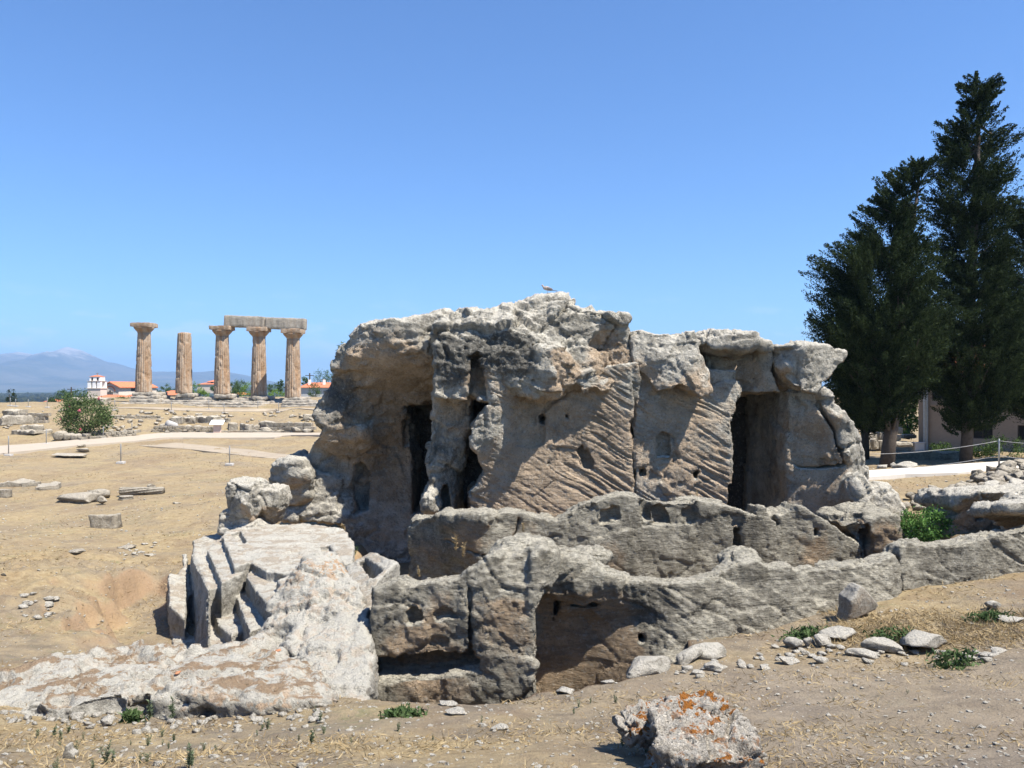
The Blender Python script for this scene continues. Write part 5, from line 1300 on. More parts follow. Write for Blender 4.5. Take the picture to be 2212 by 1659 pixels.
# pale cobbles at the foot of the ledge, and stray foreground stones
r = rng(99); k = 0
while k < 170:
    u = r.uniform(-10, 700); v = 1545 + 34 * (1 - abs(u - 300) / 420) * 0.3 + r.normal(0, 1) * 13 + 6
    w = abs(r.normal(0, 1)) * 9 + 7
    if v < 1528 or v > 1592: continue
    stone_at('cobble', u, u + w, v - w * .7, v, 'pale cobble in the rubble strip at the foot of the ledge', 'cobbles at the foot of the ledge', seed=700 + k, sub=2, mat='stone', sink=0.2, at=None); k += 1
for u0, u1, v0, v1, lab in [(206, 244, 1544, 1570, 'largest white cobble in the strip below the ledge'), (322, 352, 1640, 1655, 'oblong white stone near the bottom of the photo'), (637, 665, 1647, 1664, 'bright white stone cut by the bottom edge'), (447, 473, 1626, 1640, 'flat pale stone on the dirt left of the middle'), (1035, 1052, 1560, 1572, 'pale stone on the foreground dirt below the chamber lip'), (960, 1010, 1530, 1548, 'low white stone half buried below the chamber lip'), (1060, 1100, 1563, 1580, 'flat chip on the foreground dirt')]:
    stone_at('loose_stone', u0, u1, v0, v1, lab, 'loose foreground stones', mat='stone')
c = hit(143, 1640)
rock_solid('forked_stone', [(1, front([(126, 1640), (134, 1630), (140, 1612), (146, 1611), (148, 1624), (160, 1632), (158, 1643), (130, 1645)], c[1], c[1] + .06, 0.01), 0)], 0.006, None, M['stone'], seed=61, amp=0.08, base=c)
tag(bpy.data.objects['forked_stone'], 'small bone-like forked stone in the left foreground', 'stone')
for u, v, rz, lab in [(602, 1405, .3, 'orange pottery sherd on the brown soil of the ledge'), (385, 1452, 1.2, 'smaller orange sherd in the middle of the ledge')]:
    p = P(u, v, 0); Y = 2.38 * F / (v - HV); p = P(u, v, Y)
    V, f = stone_shape(int(u), (0.075, 0.05, 0.025), 2); tag(link_mesh('pottery_sherd', turn(V, rz) + p, f, M['terracotta'], None, p), lab, 'sherd')

# ------------------------------------------------------------------ ground cover: gravel, straw, weeds
def scatter_gravel():
    r = rng(5); Vs, Fs, o = [], [], 0; v1, f1 = ICO[1]
    n = 5200
    Y = np.exp(r.uniform(math.log(2.9), math.log(30), n)); u = r.uniform(-150, 2360, n); x = (u - CX) / F * Y
    z = ground_z(x, Y)
    ok = z > -2.6
    for d, e in ((poly_sdf(CARVES[0][0], x, Y), 0.05), (poly_sdf(CARVES[1][0], x, Y), 0.4)): ok &= d > e
    for k in np.nonzero(ok)[0]:
        s = (0.006 + 0.011 * r.random() ** 2) * (0.75 + Y[k] / 16)
        m = r.normal(size=3)
        v = v1 * (1 + 0.25 * r.normal(size=(len(v1), 1))) * s * r.uniform(0.6, 1.4, 3) * np.array([1, 1, 0.6])
        Vs.append(v + np.array([x[k], Y[k], z[k] + 0.2 * s])); Fs.append(f1 + o); o += len(v1)
    V = np.concatenate(Vs)
    return tag(link_mesh('gravel', V, np.concatenate(Fs), M['stone'], smooth=False, attrs={'tan': 0.6 * perlin(np.floor(V * 20) * 0.37) + 0.2}), 'pale pebbles scattered over the dry ground', 'gravel', None, 'stuff')
scatter_gravel()
def blades(name, pts, n_each, length, width, spread, mat, label, seed, flat=0.5):
    r = rng(seed); n = len(pts)
    c = np.repeat(pts, n_each, 0); m = len(c)
    c = c + np.c_[r.normal(0, 1, (m, 2)) * np.repeat(spread, n_each)[:, None], np.zeros(m)]
    c[:, 2] = ground_z(c[:, 0], c[:, 1])
    d = unit(np.c_[r.normal(0, 1, (m, 2)), np.abs(r.normal(0, flat, m)) + 0.05])
    L = np.repeat(length, n_each) * r.uniform(0.5, 1.3, m)
    V, Q, sh = leaves(c + d * L[:, None] * 0.45, d, L, np.repeat(width, n_each), r)
    return tag(link_mesh(name, V, Q, M[mat], smooth=False, attrs={'shade': sh}), label, 'grass', None, 'stuff')
def ground_points(n, seed, y0, y1, thr=-9, scale=0.6):
    r = rng(seed)
    Y = np.exp(r.uniform(math.log(y0), math.log(y1), n)); u = r.uniform(-120, 2330, n); x = (u - CX) / F * Y
    p = np.c_[x, Y, np.zeros(n)]
    ok = fbm(p * scale + seed, 3) > thr
    for c_ in CARVES[:2]: ok &= poly_sdf(c_[0], x, Y) > 0.12
    p = p[ok]; p[:, 2] = ground_z(p[:, 0], p[:, 1]); return p
gp = ground_points(5200, 3, 2.8, 14, 0.0, 0.8)
blades('dry_grass', gp, 9, 0.035 + 0.005 * gp[:, 1], 0.003 + 0.0006 * gp[:, 1], 0.035 + 0.01 * gp[:, 1], 'straw', 'dry straw lying in patches over the near ground', 11, 0.35)
gp = ground_points(5200, 4, 12, 75, -0.05, 0.25)
gp = gp[(gp[:, 0] < -3.5) | (gp[:, 0] > 7.5)]
blades('dry_grass', gp, 7, 0.06 + 0.0012 * gp[:, 1], 0.008 + 0.0005 * gp[:, 1], 0.30 + 0.01 * gp[:, 1], 'straw', 'parched straw-coloured grass on the slope behind', 12, 0.4)
r = rng(21)
mp = np.array([hit(u, v) for u, v in zip(r.uniform(1800, 2230, 420), r.uniform(1322, 1400, 420))])
blades('dry_grass', mp, 14, np.full(len(mp), .09), np.full(len(mp), .007), np.full(len(mp), .09), 'straw', 'thick golden straw heaped on the mound at the foot of the front wall', 13, 0.5)

WEED = 'grey green weeds on the dry ground'
def weed_shape(name, p, h, seed, mat='weed', n=26, upright=1.0, label=None, group=WEED, cat='weed'):
    r = rng(seed); st = 3 + int(r.integers(3))
    Vs, Fs, Ss, o = [], [], [], 0
    for k in range(st):
        a = r.uniform(0, 6.28); tilt = r.uniform(0.05, 0.55) / upright
        ax = unit(np.array([math.cos(a) * tilt, math.sin(a) * tilt, 1.0])); hh = h * r.uniform(0.55, 1.0)
        t = np.linspace(0.08, 1, n)
        c = p + ax * (t * hh)[:, None]
        d = unit(ax * 0.7 + r.normal(0, 1, (n, 3)) * np.array([1, 1, 0.5]))
        V, Q, s_ = leaves(c + d * h * 0.09, d, np.full(n, h * 0.24), np.full(n, h * 0.055), r)
        Vs.append(V); Fs.append(Q + o); Ss.append(s_); o += len(V)
        V, Q = tube([p, p + ax * hh * 0.5, p + ax * hh], [h * 0.014, h * 0.01, h * 0.005], 4)
        q4 = np.array([f for f in Q if len(f) == 4]); Vs.append(V); Fs.append(q4 + o); Ss.append(np.full(len(V), 0.3)); o += len(V)
    ob = link_mesh(name, np.concatenate(Vs), np.concatenate(Fs), M[mat], None, p, False, {'shade': np.concatenate(Ss)})
    return tag(ob, label, cat, group)
for k, (u, v0, v1) in enumerate([(80, 1572, 1594), (118, 1566, 1594), (148, 1563, 1585), (132, 1578, 1600), (60, 1598, 1608), (165, 1600, 1624), (150, 1606, 1626), (130, 1600, 1612), (230, 1606, 1652), (244, 1618, 1648), (201, 1640, 1668), (121, 1640, 1668), (320, 1586, 1612), (350, 1598, 1612), (364, 1604, 1618),
                                 (282, 1600, 1610), (440, 1604, 1622), (466, 1608, 1622), (578, 1552, 1576), (566, 1560, 1578), (555, 1578, 1592), (646, 1582, 1602), (673, 1570, 1606), (700, 1566, 1586), (693, 1538, 1562), (682, 1524, 1540), (375, 1580, 1602), (350, 1572, 1594), (180, 1583, 1598), (205, 1586, 1600), (304, 1624, 1650), (318, 1626, 1650),
                                 (1350, 1560, 1580), (1380, 1578, 1606), (1395, 1600, 1628), (1420, 1612, 1640), (1345, 1590, 1614), (1330, 1500, 1520), (1040, 1548, 1566), (1250, 1510, 1530), (1275, 1506, 1520), (1472, 1502, 1524), (1800, 1506, 1516), (1240, 1528, 1544), (1960, 1490, 1500), (860, 1560, 1580), (935, 1585, 1600), (760, 1590, 1606)]):
    p = hit(u, v1)
    weed_shape('weed', p, (v1 - v0) / F * p[1] * 1.05, 900 + k, 'weed', 22, 1.5, 'small grey green weed sprig in the dry foreground earth')
for k, (u, v0, v1, lab) in enumerate([(410, 1604, 1662, 'tallest thin weed stalk rising from the bottom left foreground'), (323, 1508, 1556, 'upright weed against the ledge face'), (372, 1510, 1556, 'leaning weed stalk against the ledge face, right of the upright one')]):
    p = hit(u, v1); weed_shape('weed', p, (v1 - v0) / F * p[1], 960 + k, 'weed', 34, 6.0, lab)
GR = 'fresh green plants by the walls'
for k, (u, v0, v1, w, lab) in enumerate([(850, 1470, 1506, 60, 'bright green weeds in the chamber mouth below the undercut'), (1000, 1480, 1512, 40, 'reed-like green stalks on the chamber lip'), (1740, 1352, 1374, 70, 'green creeper at the foot of the front wall left of the pointed slab'), (1930, 1356, 1384, 80, 'green spreading weeds behind the largest row block'), (2060, 1398, 1440, 70, 'trailing green weeds among the right row stones'), (2140, 1318, 1342, 60, 'green weeds on the straw mound at the right edge'), (285, 1530, 1560, 26, 'green tuft in a hollow of the ledge face'), (870, 1530, 1545, 60, 'low green weeds on the chamber lip'), (1440, 1600, 1640, 40, 'green weeds on the left side of the lichen boulder')]):
    p = hit(u, v1); r = rng(1000 + k); s = p[1] / F; n = 420
    c = p + np.c_[r.normal(0, w * s * 0.33, n), r.normal(0, w * s * 0.25, n), np.zeros(n)]
    c[:, 2] = ground_z(c[:, 0], c[:, 1]) + r.random(n) ** 1.5 * (v1 - v0) * s * 0.8
    d = unit(r.normal(0, 1, (n, 3)) + np.array([0, 0, 0.7]))
    V, Q, sh = leaves(c, d, np.full(n, 0.055), np.full(n, 0.018), r)
    tag(link_mesh('leafage', V, Q, M['ivy'], None, p, False, {'shade': sh}), lab, 'plant', GR)  # green weeds of several kinds, each a cloud of loose leaves

# ------------------------------------------------------------------ trees and bushes
def crown_cloud(points, axes, n, size, length, width, r):
    """leaves inside a set of elongated sprays"""
    m = len(points); c = np.repeat(points, n, 0); a = np.repeat(axes, n, 0); s = np.repeat(size, n)
    t = r.uniform(-0.5, 0.5, len(c))
    w = 1 - 1.3 * np.abs(t - (-0.1)) ** 1.2
    off = r.normal(0, 0.19, (len(c), 3)) * (s * np.clip(w, 0.15, 1) * 0.5)[:, None]
    c = c + a * (t * s * 1.25)[:, None] + off
    d = unit(a * 0.9 + r.normal(0, 0.6, (len(c), 3)) + np.array([0, 0, 0.15]))
    return leaves(c, d, np.full(len(c), length), np.full(len(c), width), r)
def cypress(label, Y, trunk, outline, seed, n_spray, n_leaf, group='dark cypresses by the museum', bark='bark', mat='cypress', base_z=None):
    """outline: (v, u_left, u_right) of the crown; trunk: (u, v, radius px) from the foot up"""
    r = rng(seed)
    foot = P(trunk[0][0], trunk[0][1], Y)
    t = thing('cypress_tree', label, 'tree', foot, group)
    pts = np.array([P(u, v, Y) for u, v, _ in trunk]); rad = np.array([q / F * Y for _, _, q in trunk])
    pts[0, 2] -= 0.4
    V, Q = tube(pts, rad, 14)
    V += 0.04 * np.stack([fbm(V * 2.5 + k * 9, 2) for k in range(3)], -1)
    link_mesh('trunk', V, Q, M[bark], t, foot)
    vs = np.array([o[0] for o in outline], float); ul = np.array([o[1] for o in outline], float); ur = np.array([o[2] for o in outline], float)
    # sprays, more where the crown is wide
    vv = np.linspace(vs[0], vs[-1], 400); wd = np.interp(vv, vs, ur - ul) + 12
    cdf = np.cumsum(wd); cdf /= cdf[-1]
    v = np.interp(r.random(n_spray), cdf, vv)
    L, Rr = np.interp(v, vs, ul), np.interp(v, vs, ur)
    uc, hw = (L + Rr) / 2, (Rr - L) / 2
    # whorls: branch density varies with height and direction, leaving gaps
    phi = r.uniform(0, 2 * math.pi, n_spray)
    rr = r.uniform(0.25, 1.0, n_spray) ** 0.55
    lob = 1 + 0.34 * perlin(np.c_[np.cos(phi) * 2.2, np.sin(phi) * 2.2, v / 16.0 + seed])
    keep = perlin(np.c_[np.cos(phi) * 1.3, np.sin(phi) * 1.3, v / 30.0 + seed * 3]) > -0.10 - 0.1 * (rr < 0.6) - 0.22 * (v > 690)
    s = Y / F
    cx = (uc + hw * rr * lob * np.cos(phi) - CX) * s
    cy = Y + hw * rr * lob * np.sin(phi) * s * 0.85
    cz = EYE - (v - HV) * s
    pos = np.stack([cx, cy, cz], -1)[keep]; phi = phi[keep]; rr = rr[keep]; hwk = hw[keep]
    ax = unit(np.stack([np.cos(phi) * (0.5 + 0.5 * rr), np.sin(phi) * (0.5 + 0.5 * rr), 0.25 + 0.75 * r.random(len(phi))], -1))
    size = r.uniform(0.65, 1.35, len(phi)) * np.clip(0.35 + hwk * s * 0.45, 0.4, 1.25)
    V, Q, sh = crown_cloud(pos, ax, int(n_leaf * 1.8), size, 0.115, 0.038, r)
    link_mesh('crown', V, Q, M[mat], t, foot, False, {'shade': sh})
    # limbs
    Vs, Fs, o = [], [], 0
    for k in range(0, len(pos), max(1, len(pos) // 46)):
        zz = pos[k, 2] - 0.5 - 0.3 * abs(pos[k, 0] - foot[0]); f = np.clip((zz - pts[0, 2]) / (pts[-1, 2] - pts[0, 2]), 0.2, 1)
        a = np.array([np.interp(f, np.linspace(0, 1, len(pts)), pts[:, c]) for c in range(3)])
        V, Q = tube([a, (a + pos[k]) / 2 + np.array([0, 0, -0.1]), pos[k]], [0.07, 0.045, 0.02], 6)
        q4 = np.array([f_ for f_ in Q if len(f_) == 4]); Vs.append(V); Fs.append(q4 + o); o += len(V)
    link_mesh('limbs', np.concatenate(Vs), np.concatenate(Fs), M[bark], t, foot)
    return t
cypress('bushy dark cypress with a leaning bare trunk, left of the tallest one', 30.0, [(1913, 1006, 17), (1922, 950, 14), (1934, 880, 12), (1942, 780, 10), (1950, 640, 7), (1972, 480, 4), (1985, 380, 2)],
        [(352, 1970, 2012), (372, 1945, 2010), (400, 1908, 1990), (425, 1890, 1985), (450, 1886, 1980), (480, 1858, 1985), (520, 1848, 1995), (560, 1820, 2002), (575, 1770, 2006), (592, 1752, 2008), (612, 1780, 2010), (640, 1800, 2015), (690, 1782, 2030), (730, 1772, 2025), (770, 1790, 2015), (830, 1800, 1985), (870, 1825, 1955), (900, 1840, 1945), (915, 1850, 1930)], 201, 1700, 90)
cypress('tallest dark cypress with ragged tiered branches', 31.5, [(2084, 1004, 14), (2090, 940, 12), (2092, 800, 10), (2100, 600, 8), (2108, 400, 6), (2115, 250, 4), (2118, 185, 2)],
        [(170, 2100, 2120), (182, 2086, 2142), (205, 2078, 2158), (225, 2080, 2140), (250, 2082, 2152), (264, 2058, 2140), (285, 2040, 2150), (298, 2048, 2188), (312, 2038, 2180), (330, 2032, 2140), (352, 2040, 2150), (375, 2024, 2172), (400, 2022, 2178), (425, 2026, 2150), (450, 2020, 2172), (500, 2024, 2168), (550, 2028, 2182), (600, 2026, 2180), (650, 2020, 2185), (720, 2010, 2200), (780, 1998, 2215), (830, 2012, 2205), (880, 2042, 2170), (915, 2050, 2150), (928, 2045, 2080)], 202, 1800, 90)
cypress('dark cypress cut off by the right edge', 32.5, [(2262, 1000, 14), (2264, 800, 11), (2266, 600, 8), (2268, 450, 3)],
        [(425, 2192, 2300), (455, 2176, 2310), (520, 2166, 2330), (600, 2145, 2340), (680, 2150, 2350), (760, 2150, 2350), (830, 2150, 2350), (870, 2170, 2350), (900, 2195, 2340)], 203, 1500, 85)
cypress('dark cypress half hidden behind the bushy one, thin straight trunk', 36.0, [(1869, 985, 9), (1868, 900, 8), (1868, 800, 7), (1870, 700, 4)],
        [(640, 1840, 1960), (700, 1800, 2000), (760, 1790, 2020), (820, 1790, 2030), (880, 1800, 1960), (925, 1830, 1930)], 204, 700, 80)

def bush(name, label, cat, c, size, n, leaf, mat, seed, group=None, flowers=0, stems=7, lumpy=0.35, kids=True):
    """rounded crown of many leaf clumps on a few stems; c = foot"""
    r = rng(seed); c = np.asarray(c, float); size = np.asarray(size, float)
    t = thing(name, label, cat, c, group)
    m = max(24, n // 40)
    d = unit(r.normal(0, 1, (m, 3))); rad = r.uniform(0.35, 1, m) ** 0.5
    rad = rad * (1 + lumpy * perlin(d * 1.7 + seed))
    cp = d * rad[:, None] * size * 0.5 + np.array([0, 0, size[2] * 0.52]); cp[:, 2] = np.maximum(cp[:, 2], 0.06 * size[2])
    pts = np.repeat(cp, n // m + 1, 0) + r.normal(0, 1, (m * (n // m + 1), 3)) * size.min() * 0.085
    dd = unit(np.repeat(d, n // m + 1, 0) * 0.7 + r.normal(0, .8, (len(pts), 3)) + np.array([0, 0, .3]))
    V, Q, sh = leaves(pts + c, dd, np.full(len(pts), leaf), np.full(len(pts), leaf * 0.36), r)
    link_mesh('foliage' if kids and size[2] < 4 else 'crown', V, Q, M[mat], t, c, False, {'shade': sh})
    Vs, Fs, o = [], [], 0
    for k in range(stems):
        e = cp[int(r.integers(m))] * 0.85
        V, Q = tube([c + r.normal(0, .04, 3) * size[0] * np.array([1, 1, 0]) - np.array([0, 0, .1]), c + e * np.array([.5, .5, .55]), c + e], [size[2] * 0.018, size[2] * 0.012, size[2] * 0.005], 6)
        q4 = np.array([f_ for f_ in Q if len(f_) == 4]); Vs.append(V); Fs.append(q4 + o); o += len(V)
    link_mesh('stems' if size[2] < 4 else 'trunk', np.concatenate(Vs), np.concatenate(Fs), M['bark'], t, c)
    if flowers:
        pk = cp[r.integers(0, m, flowers)]; pk = pk + unit(pk - np.array([0, 0, size[2] * .5])) * size.min() * 0.1
        pk[:, 1] = np.minimum(pk[:, 1], -abs(pk[:, 1]) * .6)
        pp = np.repeat(pk, 26, 0) + r.normal(0, 0.055, (flowers * 26, 3)) * size[0] / 3.7
        V, Q, sh = leaves(pp + c, unit(r.normal(0, 1, (len(pp), 3))), np.full(len(pp), 0.12), np.full(len(pp), 0.09), r)
        link_mesh('blossom', V, Q, M['pink'], t, c, False)
    return t
p = hit(166, 945); s = p[1] / F
bush('oleander_bush', 'round green oleander bush with pink flowers beside the path', 'bush', p + np.array([0, 1.2, 0]), (112 * s, 100 * s, 84 * s), 6500, 0.20, 'oleander', 210, None, 8, 9)
for k, (u, vb, vt, w, Y, mat, lab) in enumerate([
    (23, 884, 840, 21, 105, 'cypress', 'dark rounded cypress standing alone at the far left edge'),
    (138, 862, 843, 40, 190, 'leaf', 'dark green tree left of the bell tower, furthest left of its clump'), (172, 862, 842, 44, 185, 'leaf', 'dark green tree next to the bell tower'),
    (152, 864, 848, 36, 170, 'leaf', 'low dark tree in the clump by the bell tower'), (112, 872, 858, 14, 140, 'leaf', 'small dark bush by the red roofed cottage at the left'),
    (268, 872, 857, 34, 95, 'leaf', 'green shrub between church and first column'), (240, 872, 860, 14, 93, 'weed', 'pale green shrub below the church'),
    (367, 862, 832, 26, 150, 'leaf', 'green tree left of the broken column'), (350, 852, 838, 30, 220, 'leaf', 'dark tree beyond the red roofed house'),
    (423, 860, 824, 26, 140, 'leaf_bright', 'fresh green tree right of the broken column'), (440, 862, 843, 24, 130, 'leaf_bright', 'low bright shrub between the broken and the third column'),
    (505, 852, 824, 28, 150, 'leaf', 'dark tree between the third and fourth columns'), (519, 850, 820, 34, 155, 'leaf', 'taller dark tree between the third and fourth columns'), (535, 862, 826, 38, 135, 'leaf_bright', 'bright green tree left of the fourth column'), (506, 868, 842, 28, 130, 'leaf', 'low green tree at the left foot of the fourth column'),
    (600, 862, 840, 40, 130, 'leaf_bright', 'bright green shrub left of the last column'), (606, 848, 818, 14, 190, 'leaf', 'slim pointed tree left of the last column'), (588, 846, 830, 40, 260, 'leaf', 'dark trees on the far rise left of the last column'),
    (659, 838, 812, 16, 180, 'leaf', 'dark tree just right of the last column'), (680, 858, 828, 30, 120, 'leaf', 'small pine before the red roofed house'), (695, 838, 797, 36, 200, 'leaf', 'big tree behind the red roofed house at the rock'), (722, 838, 800, 36, 205, 'leaf', 'tree behind the rock edge by the red roofed house'),
    (470, 846, 834, 30, 260, 'leaf', 'dark shrubs on the hillside under the hillside house')]):
    b = P(u, vb, Y); s = Y / F
    bush('broadleaf_tree', lab, 'tree', b - np.array([0, 0, 0.3]), (w * s, w * s * 0.9, (vb - vt) * s + 0.3), 1500, 2.6 * s, mat, 300 + k, 'trees beyond the ruins', 0, 4)
for k, (u, vb, vt, w, Y, lab) in enumerate([(1962, 945, 838, 46, 47, 'sunlit yellow green tree seen between the trunks and the museum'), (1900, 930, 850, 60, 50, 'green tree behind the leaning trunk'), (1850, 930, 840, 60, 52, 'green tree behind the thin trunk')]):
    b = P(u, vb, Y); s = Y / F
    bush('broadleaf_tree', lab, 'tree', b, (w * s, w * s, (vb - vt) * s), 2200, 0.22, 'leaf_bright' if k == 0 else 'leaf', 340 + k, 'trees beside the museum', 0, 4)
for k, (u, vb, vt, w, Y, lab) in enumerate([(2040, 1002, 955, 70, 37, 'dark shrub in the shade before the museum wall'), (2170, 1000, 940, 90, 37, 'dark hedge-like shrub behind the grey post'), (2110, 1000, 965, 60, 38, 'low dark shrub between the tallest trunk and the post')]):
    b = P(u, vb, Y); s = Y / F
    bush('shrub', lab, 'bush', b, (w * s, w * s * .7, (vb - vt) * s), 1500, 0.12, 'leaf', 350 + k, 'shrubs before the museum', 0, 4)
p = P(2003, 1160, 13.9); s = 13.9 / F
bush('caper_bush', 'bright green creeping bush in the pit left of the tan retaining wall', 'bush', p + np.array([0, 0, -.12]), (135 * s, 0.9, 72 * s), 4200, 0.06, 'leafage', 360, None, 0, 6, 0.6)
for k, (u, vb, vt, w, Y, lab) in enumerate([(736, 788, 738, 24, 17.0, 'feathery green sprig growing from the left shoulder of the rock'), (742, 1150, 1128, 26, 15.3, 'dry shrub at the foot of the left wing'), (765, 1200, 1178, 12, 12.2, 'green tuft at the pit edge of the steps')]):
    b = P(u, vb, Y); s = Y / F
    weed_shape('rock_plant', b, (vb - vt) * s, 370 + k, 'oleander' if k != 1 else 'straw', 40, 1.2, lab, 'plants growing from the rock', 'plant')
for k, (u, vb, h, Y) in enumerate([(895, 694, 16, 17.0), (915, 688, 13, 17.2), (930, 684, 12, 17.3), (1505, 1080, 22, 14.0), (1490, 1078, 14, 14.0), (1130, 1150, 20, 8.2), (905, 1246, 24, 8.2), (985, 1190, 40, 12.7), (1000, 1205, 34, 12.6), (1236, 1198, 14, 8.6)]):
    b = P(u, vb, Y); weed_shape('dry_twig', b, h * Y / F, 380 + k, 'straw', 18, 3.0, 'thin dry grass stalk sprouting from a crack in the rock', 'dry stalks on the rock', 'plant')
p = hit(2010, 1352) ; bush('dry_bush', 'brown withered bush on the straw mound', 'bush', p, (0.42, 0.35, 0.16), 900, 0.05, 'bark', 390, None, 0, 5) if False else None

# ------------------------------------------------------------------ museum wall, low walls at the right
MY, TH = 44.0, R(40)
cth, sth = math.cos(TH), math.sin(TH)
mc = P(1984, 990, MY)
def mL(u): q = (u - CX) / F; return (q * MY - mc[0]) / (cth + q * sth)
def mZ(u, v): return EYE - (v - HV) / F * (MY - mL(u) * sth)
mus = thing('museum_building', 'buff museum building in deep shade, small dark windows and a grey drainpipe', 'building', mc)
def wall_with_holes(x0, x1, z0, z1, y, th, holes):
    xs = sorted({x0, x1, *[h[0] for h in holes], *[h[1] for h in holes]}); zs = sorted({z0, z1, *[h[2] for h in holes], *[h[3] for h in holes]})
    L = []
    for i in range(len(xs) - 1):
        for j in range(len(zs) - 1):
            mx_, mz = (xs[i] + xs[i + 1]) / 2, (zs[j] + zs[j + 1]) / 2
            if not any(h[0] < mx_ < h[1] and h[2] < mz < h[3] for h in holes): L.append((xs[i], xs[i + 1], y, y + th, zs[j], zs[j + 1]))
    return boxes(L)
def mput(name, VQ, mat, parent=None):
    V = turn(VQ[0], -TH) + np.array([mc[0], MY, 0])
    return link_mesh(name, V, VQ[1], M[mat], mus if parent is None else None, mc, False)
lo_, up_ = (mZ(2099, 947), mZ(2099, 916)), (mZ(2020, 862), mZ(2020, 842))
holes = [(mL(u), mL(u) + 0.95, *h) for u, h in ((2099, lo_), (2198, lo_), (2012, up_), (2103, up_), (2192, up_), (2290, lo_), (2290, up_))]
zt, zb_ = mZ(1990, 800), -2.6
mput('wall', wall_with_holes(0, 13, zb_, zt, 0, 0.4, holes), 'museum_wall')
mput('side_wall', boxes([(0, 0.4, 0.401, 9, zb_, zt)]), 'museum_wall')
for x0, x1, z0, z1 in holes:
    w = mput('window', boxes([(x0, x1, 0.22, 0.24, z0, z1)]), 'glass')
    fr = mput('frame', boxes([(x0, x1, 0.17, 0.215, z0, z0 + .05), (x0, x1, 0.17, 0.215, z1 - .05, z1), (x0, x0 + .05, 0.17, 0.215, z0 + .052, z1 - .052), (x1 - .05, x1, 0.17, 0.215, z0 + .052, z1 - .052), ((x0 + x1) / 2 - .02, (x0 + x1) / 2 + .02, 0.17, 0.215, z0 + .052, z1 - .052)]), 'bark_dark', w)
    fr.parent = w; fr.location = (0, 0, 0)
mput('drainpipe', tube([(mL(2001), -.14, zb_ + .3), (mL(2001), -.14, zt)], 0.13, 12), 'steel')
mput('string_course', boxes([(0.6, 13, -0.08, -0.004, up_[0] - .35, up_[0] - .25)]), 'museum_wall')
rv = np.array([(-.5, -.6, zt), (13.5, -.6, zt), (13.5, 4.5, zt + 1.5), (-.5, 4.5, zt + 1.5), (-.5, 9.5, zt), (13.5, 9.5, zt)])
rv = np.concatenate([rv, rv - np.array([0, 0, .18])])
mput('roof', (rv, [(0, 1, 2, 3), (3, 2, 5, 4), (7, 6, 9, 8), (8, 9, 10, 11), (0, 6, 7, 1), (4, 5, 11, 10), (0, 3, 9, 6), (3, 4, 10, 9), (1, 7, 8, 2), (2, 8, 11, 5)]), 'red_tile')
c = P(1983, 977, 43.4); V, Q = boxes([(c[0] - .25, c[0] + .25, c[1] - .2, c[1] + .15, c[2] - .1, c[2] + .5), (c[0] - .28, c[0] + .28, c[1] - .23, c[1] + .18, c[2] + .503, c[2] + .54)])
tag(link_mesh('meter_cabinet', V, Q, M['grey_wall'], None, c, False), 'small grey metal cabinet at the corner of the museum', 'cabinet')
def flat_wall(name, u0, u1, vb, vt, Y, label, seed, mat='rock_far'):
    a, b = P(u0, vb, Y), P(u1, vt, Y)
    v, f = rough_box((b[0] - a[0], 0.5, b[2] - a[2] + .3), seed, 30, 0.06, 0.06); base = (a + b) / 2; base[2] = a[2] - .3
    return tag(link_mesh(name, v + base + np.array([0, .25, (b[2] - a[2] + .3) / 2]), f, M[mat], None, base), label, 'wall')
flat_wall('low_wall', 1926, 2078, 1006, 976, 35.0, 'low brown wall in the shade behind the leaning trunk', 61, 'rock_wall')
BLK = 'squared blocks behind the trunks'
for k, (u0, u1, v0, v1, Y) in enumerate([(1872, 1898, 935, 950, 44), (1882, 1900, 948, 972, 43.5), (1899, 1914, 934, 952, 44.2), (1900, 1916, 952, 974, 43.6), (1914, 1930, 926, 948, 44), (1930, 1953, 924, 938, 44), (1932, 1950, 939, 954, 43.8), (1916, 1936, 949, 972, 43.6), (1936, 1975, 955, 966, 43.2), (1952, 1982, 938, 948, 46), (1868, 1882, 950, 972, 43.2)]):
    temple_block('squared_block', u0, u1, v0, v1, Y, 0.8, 'squared orange and grey block in the low stack behind the trunks', 'block', 'rock_far', 80 + k, None, BLK, 0.04)

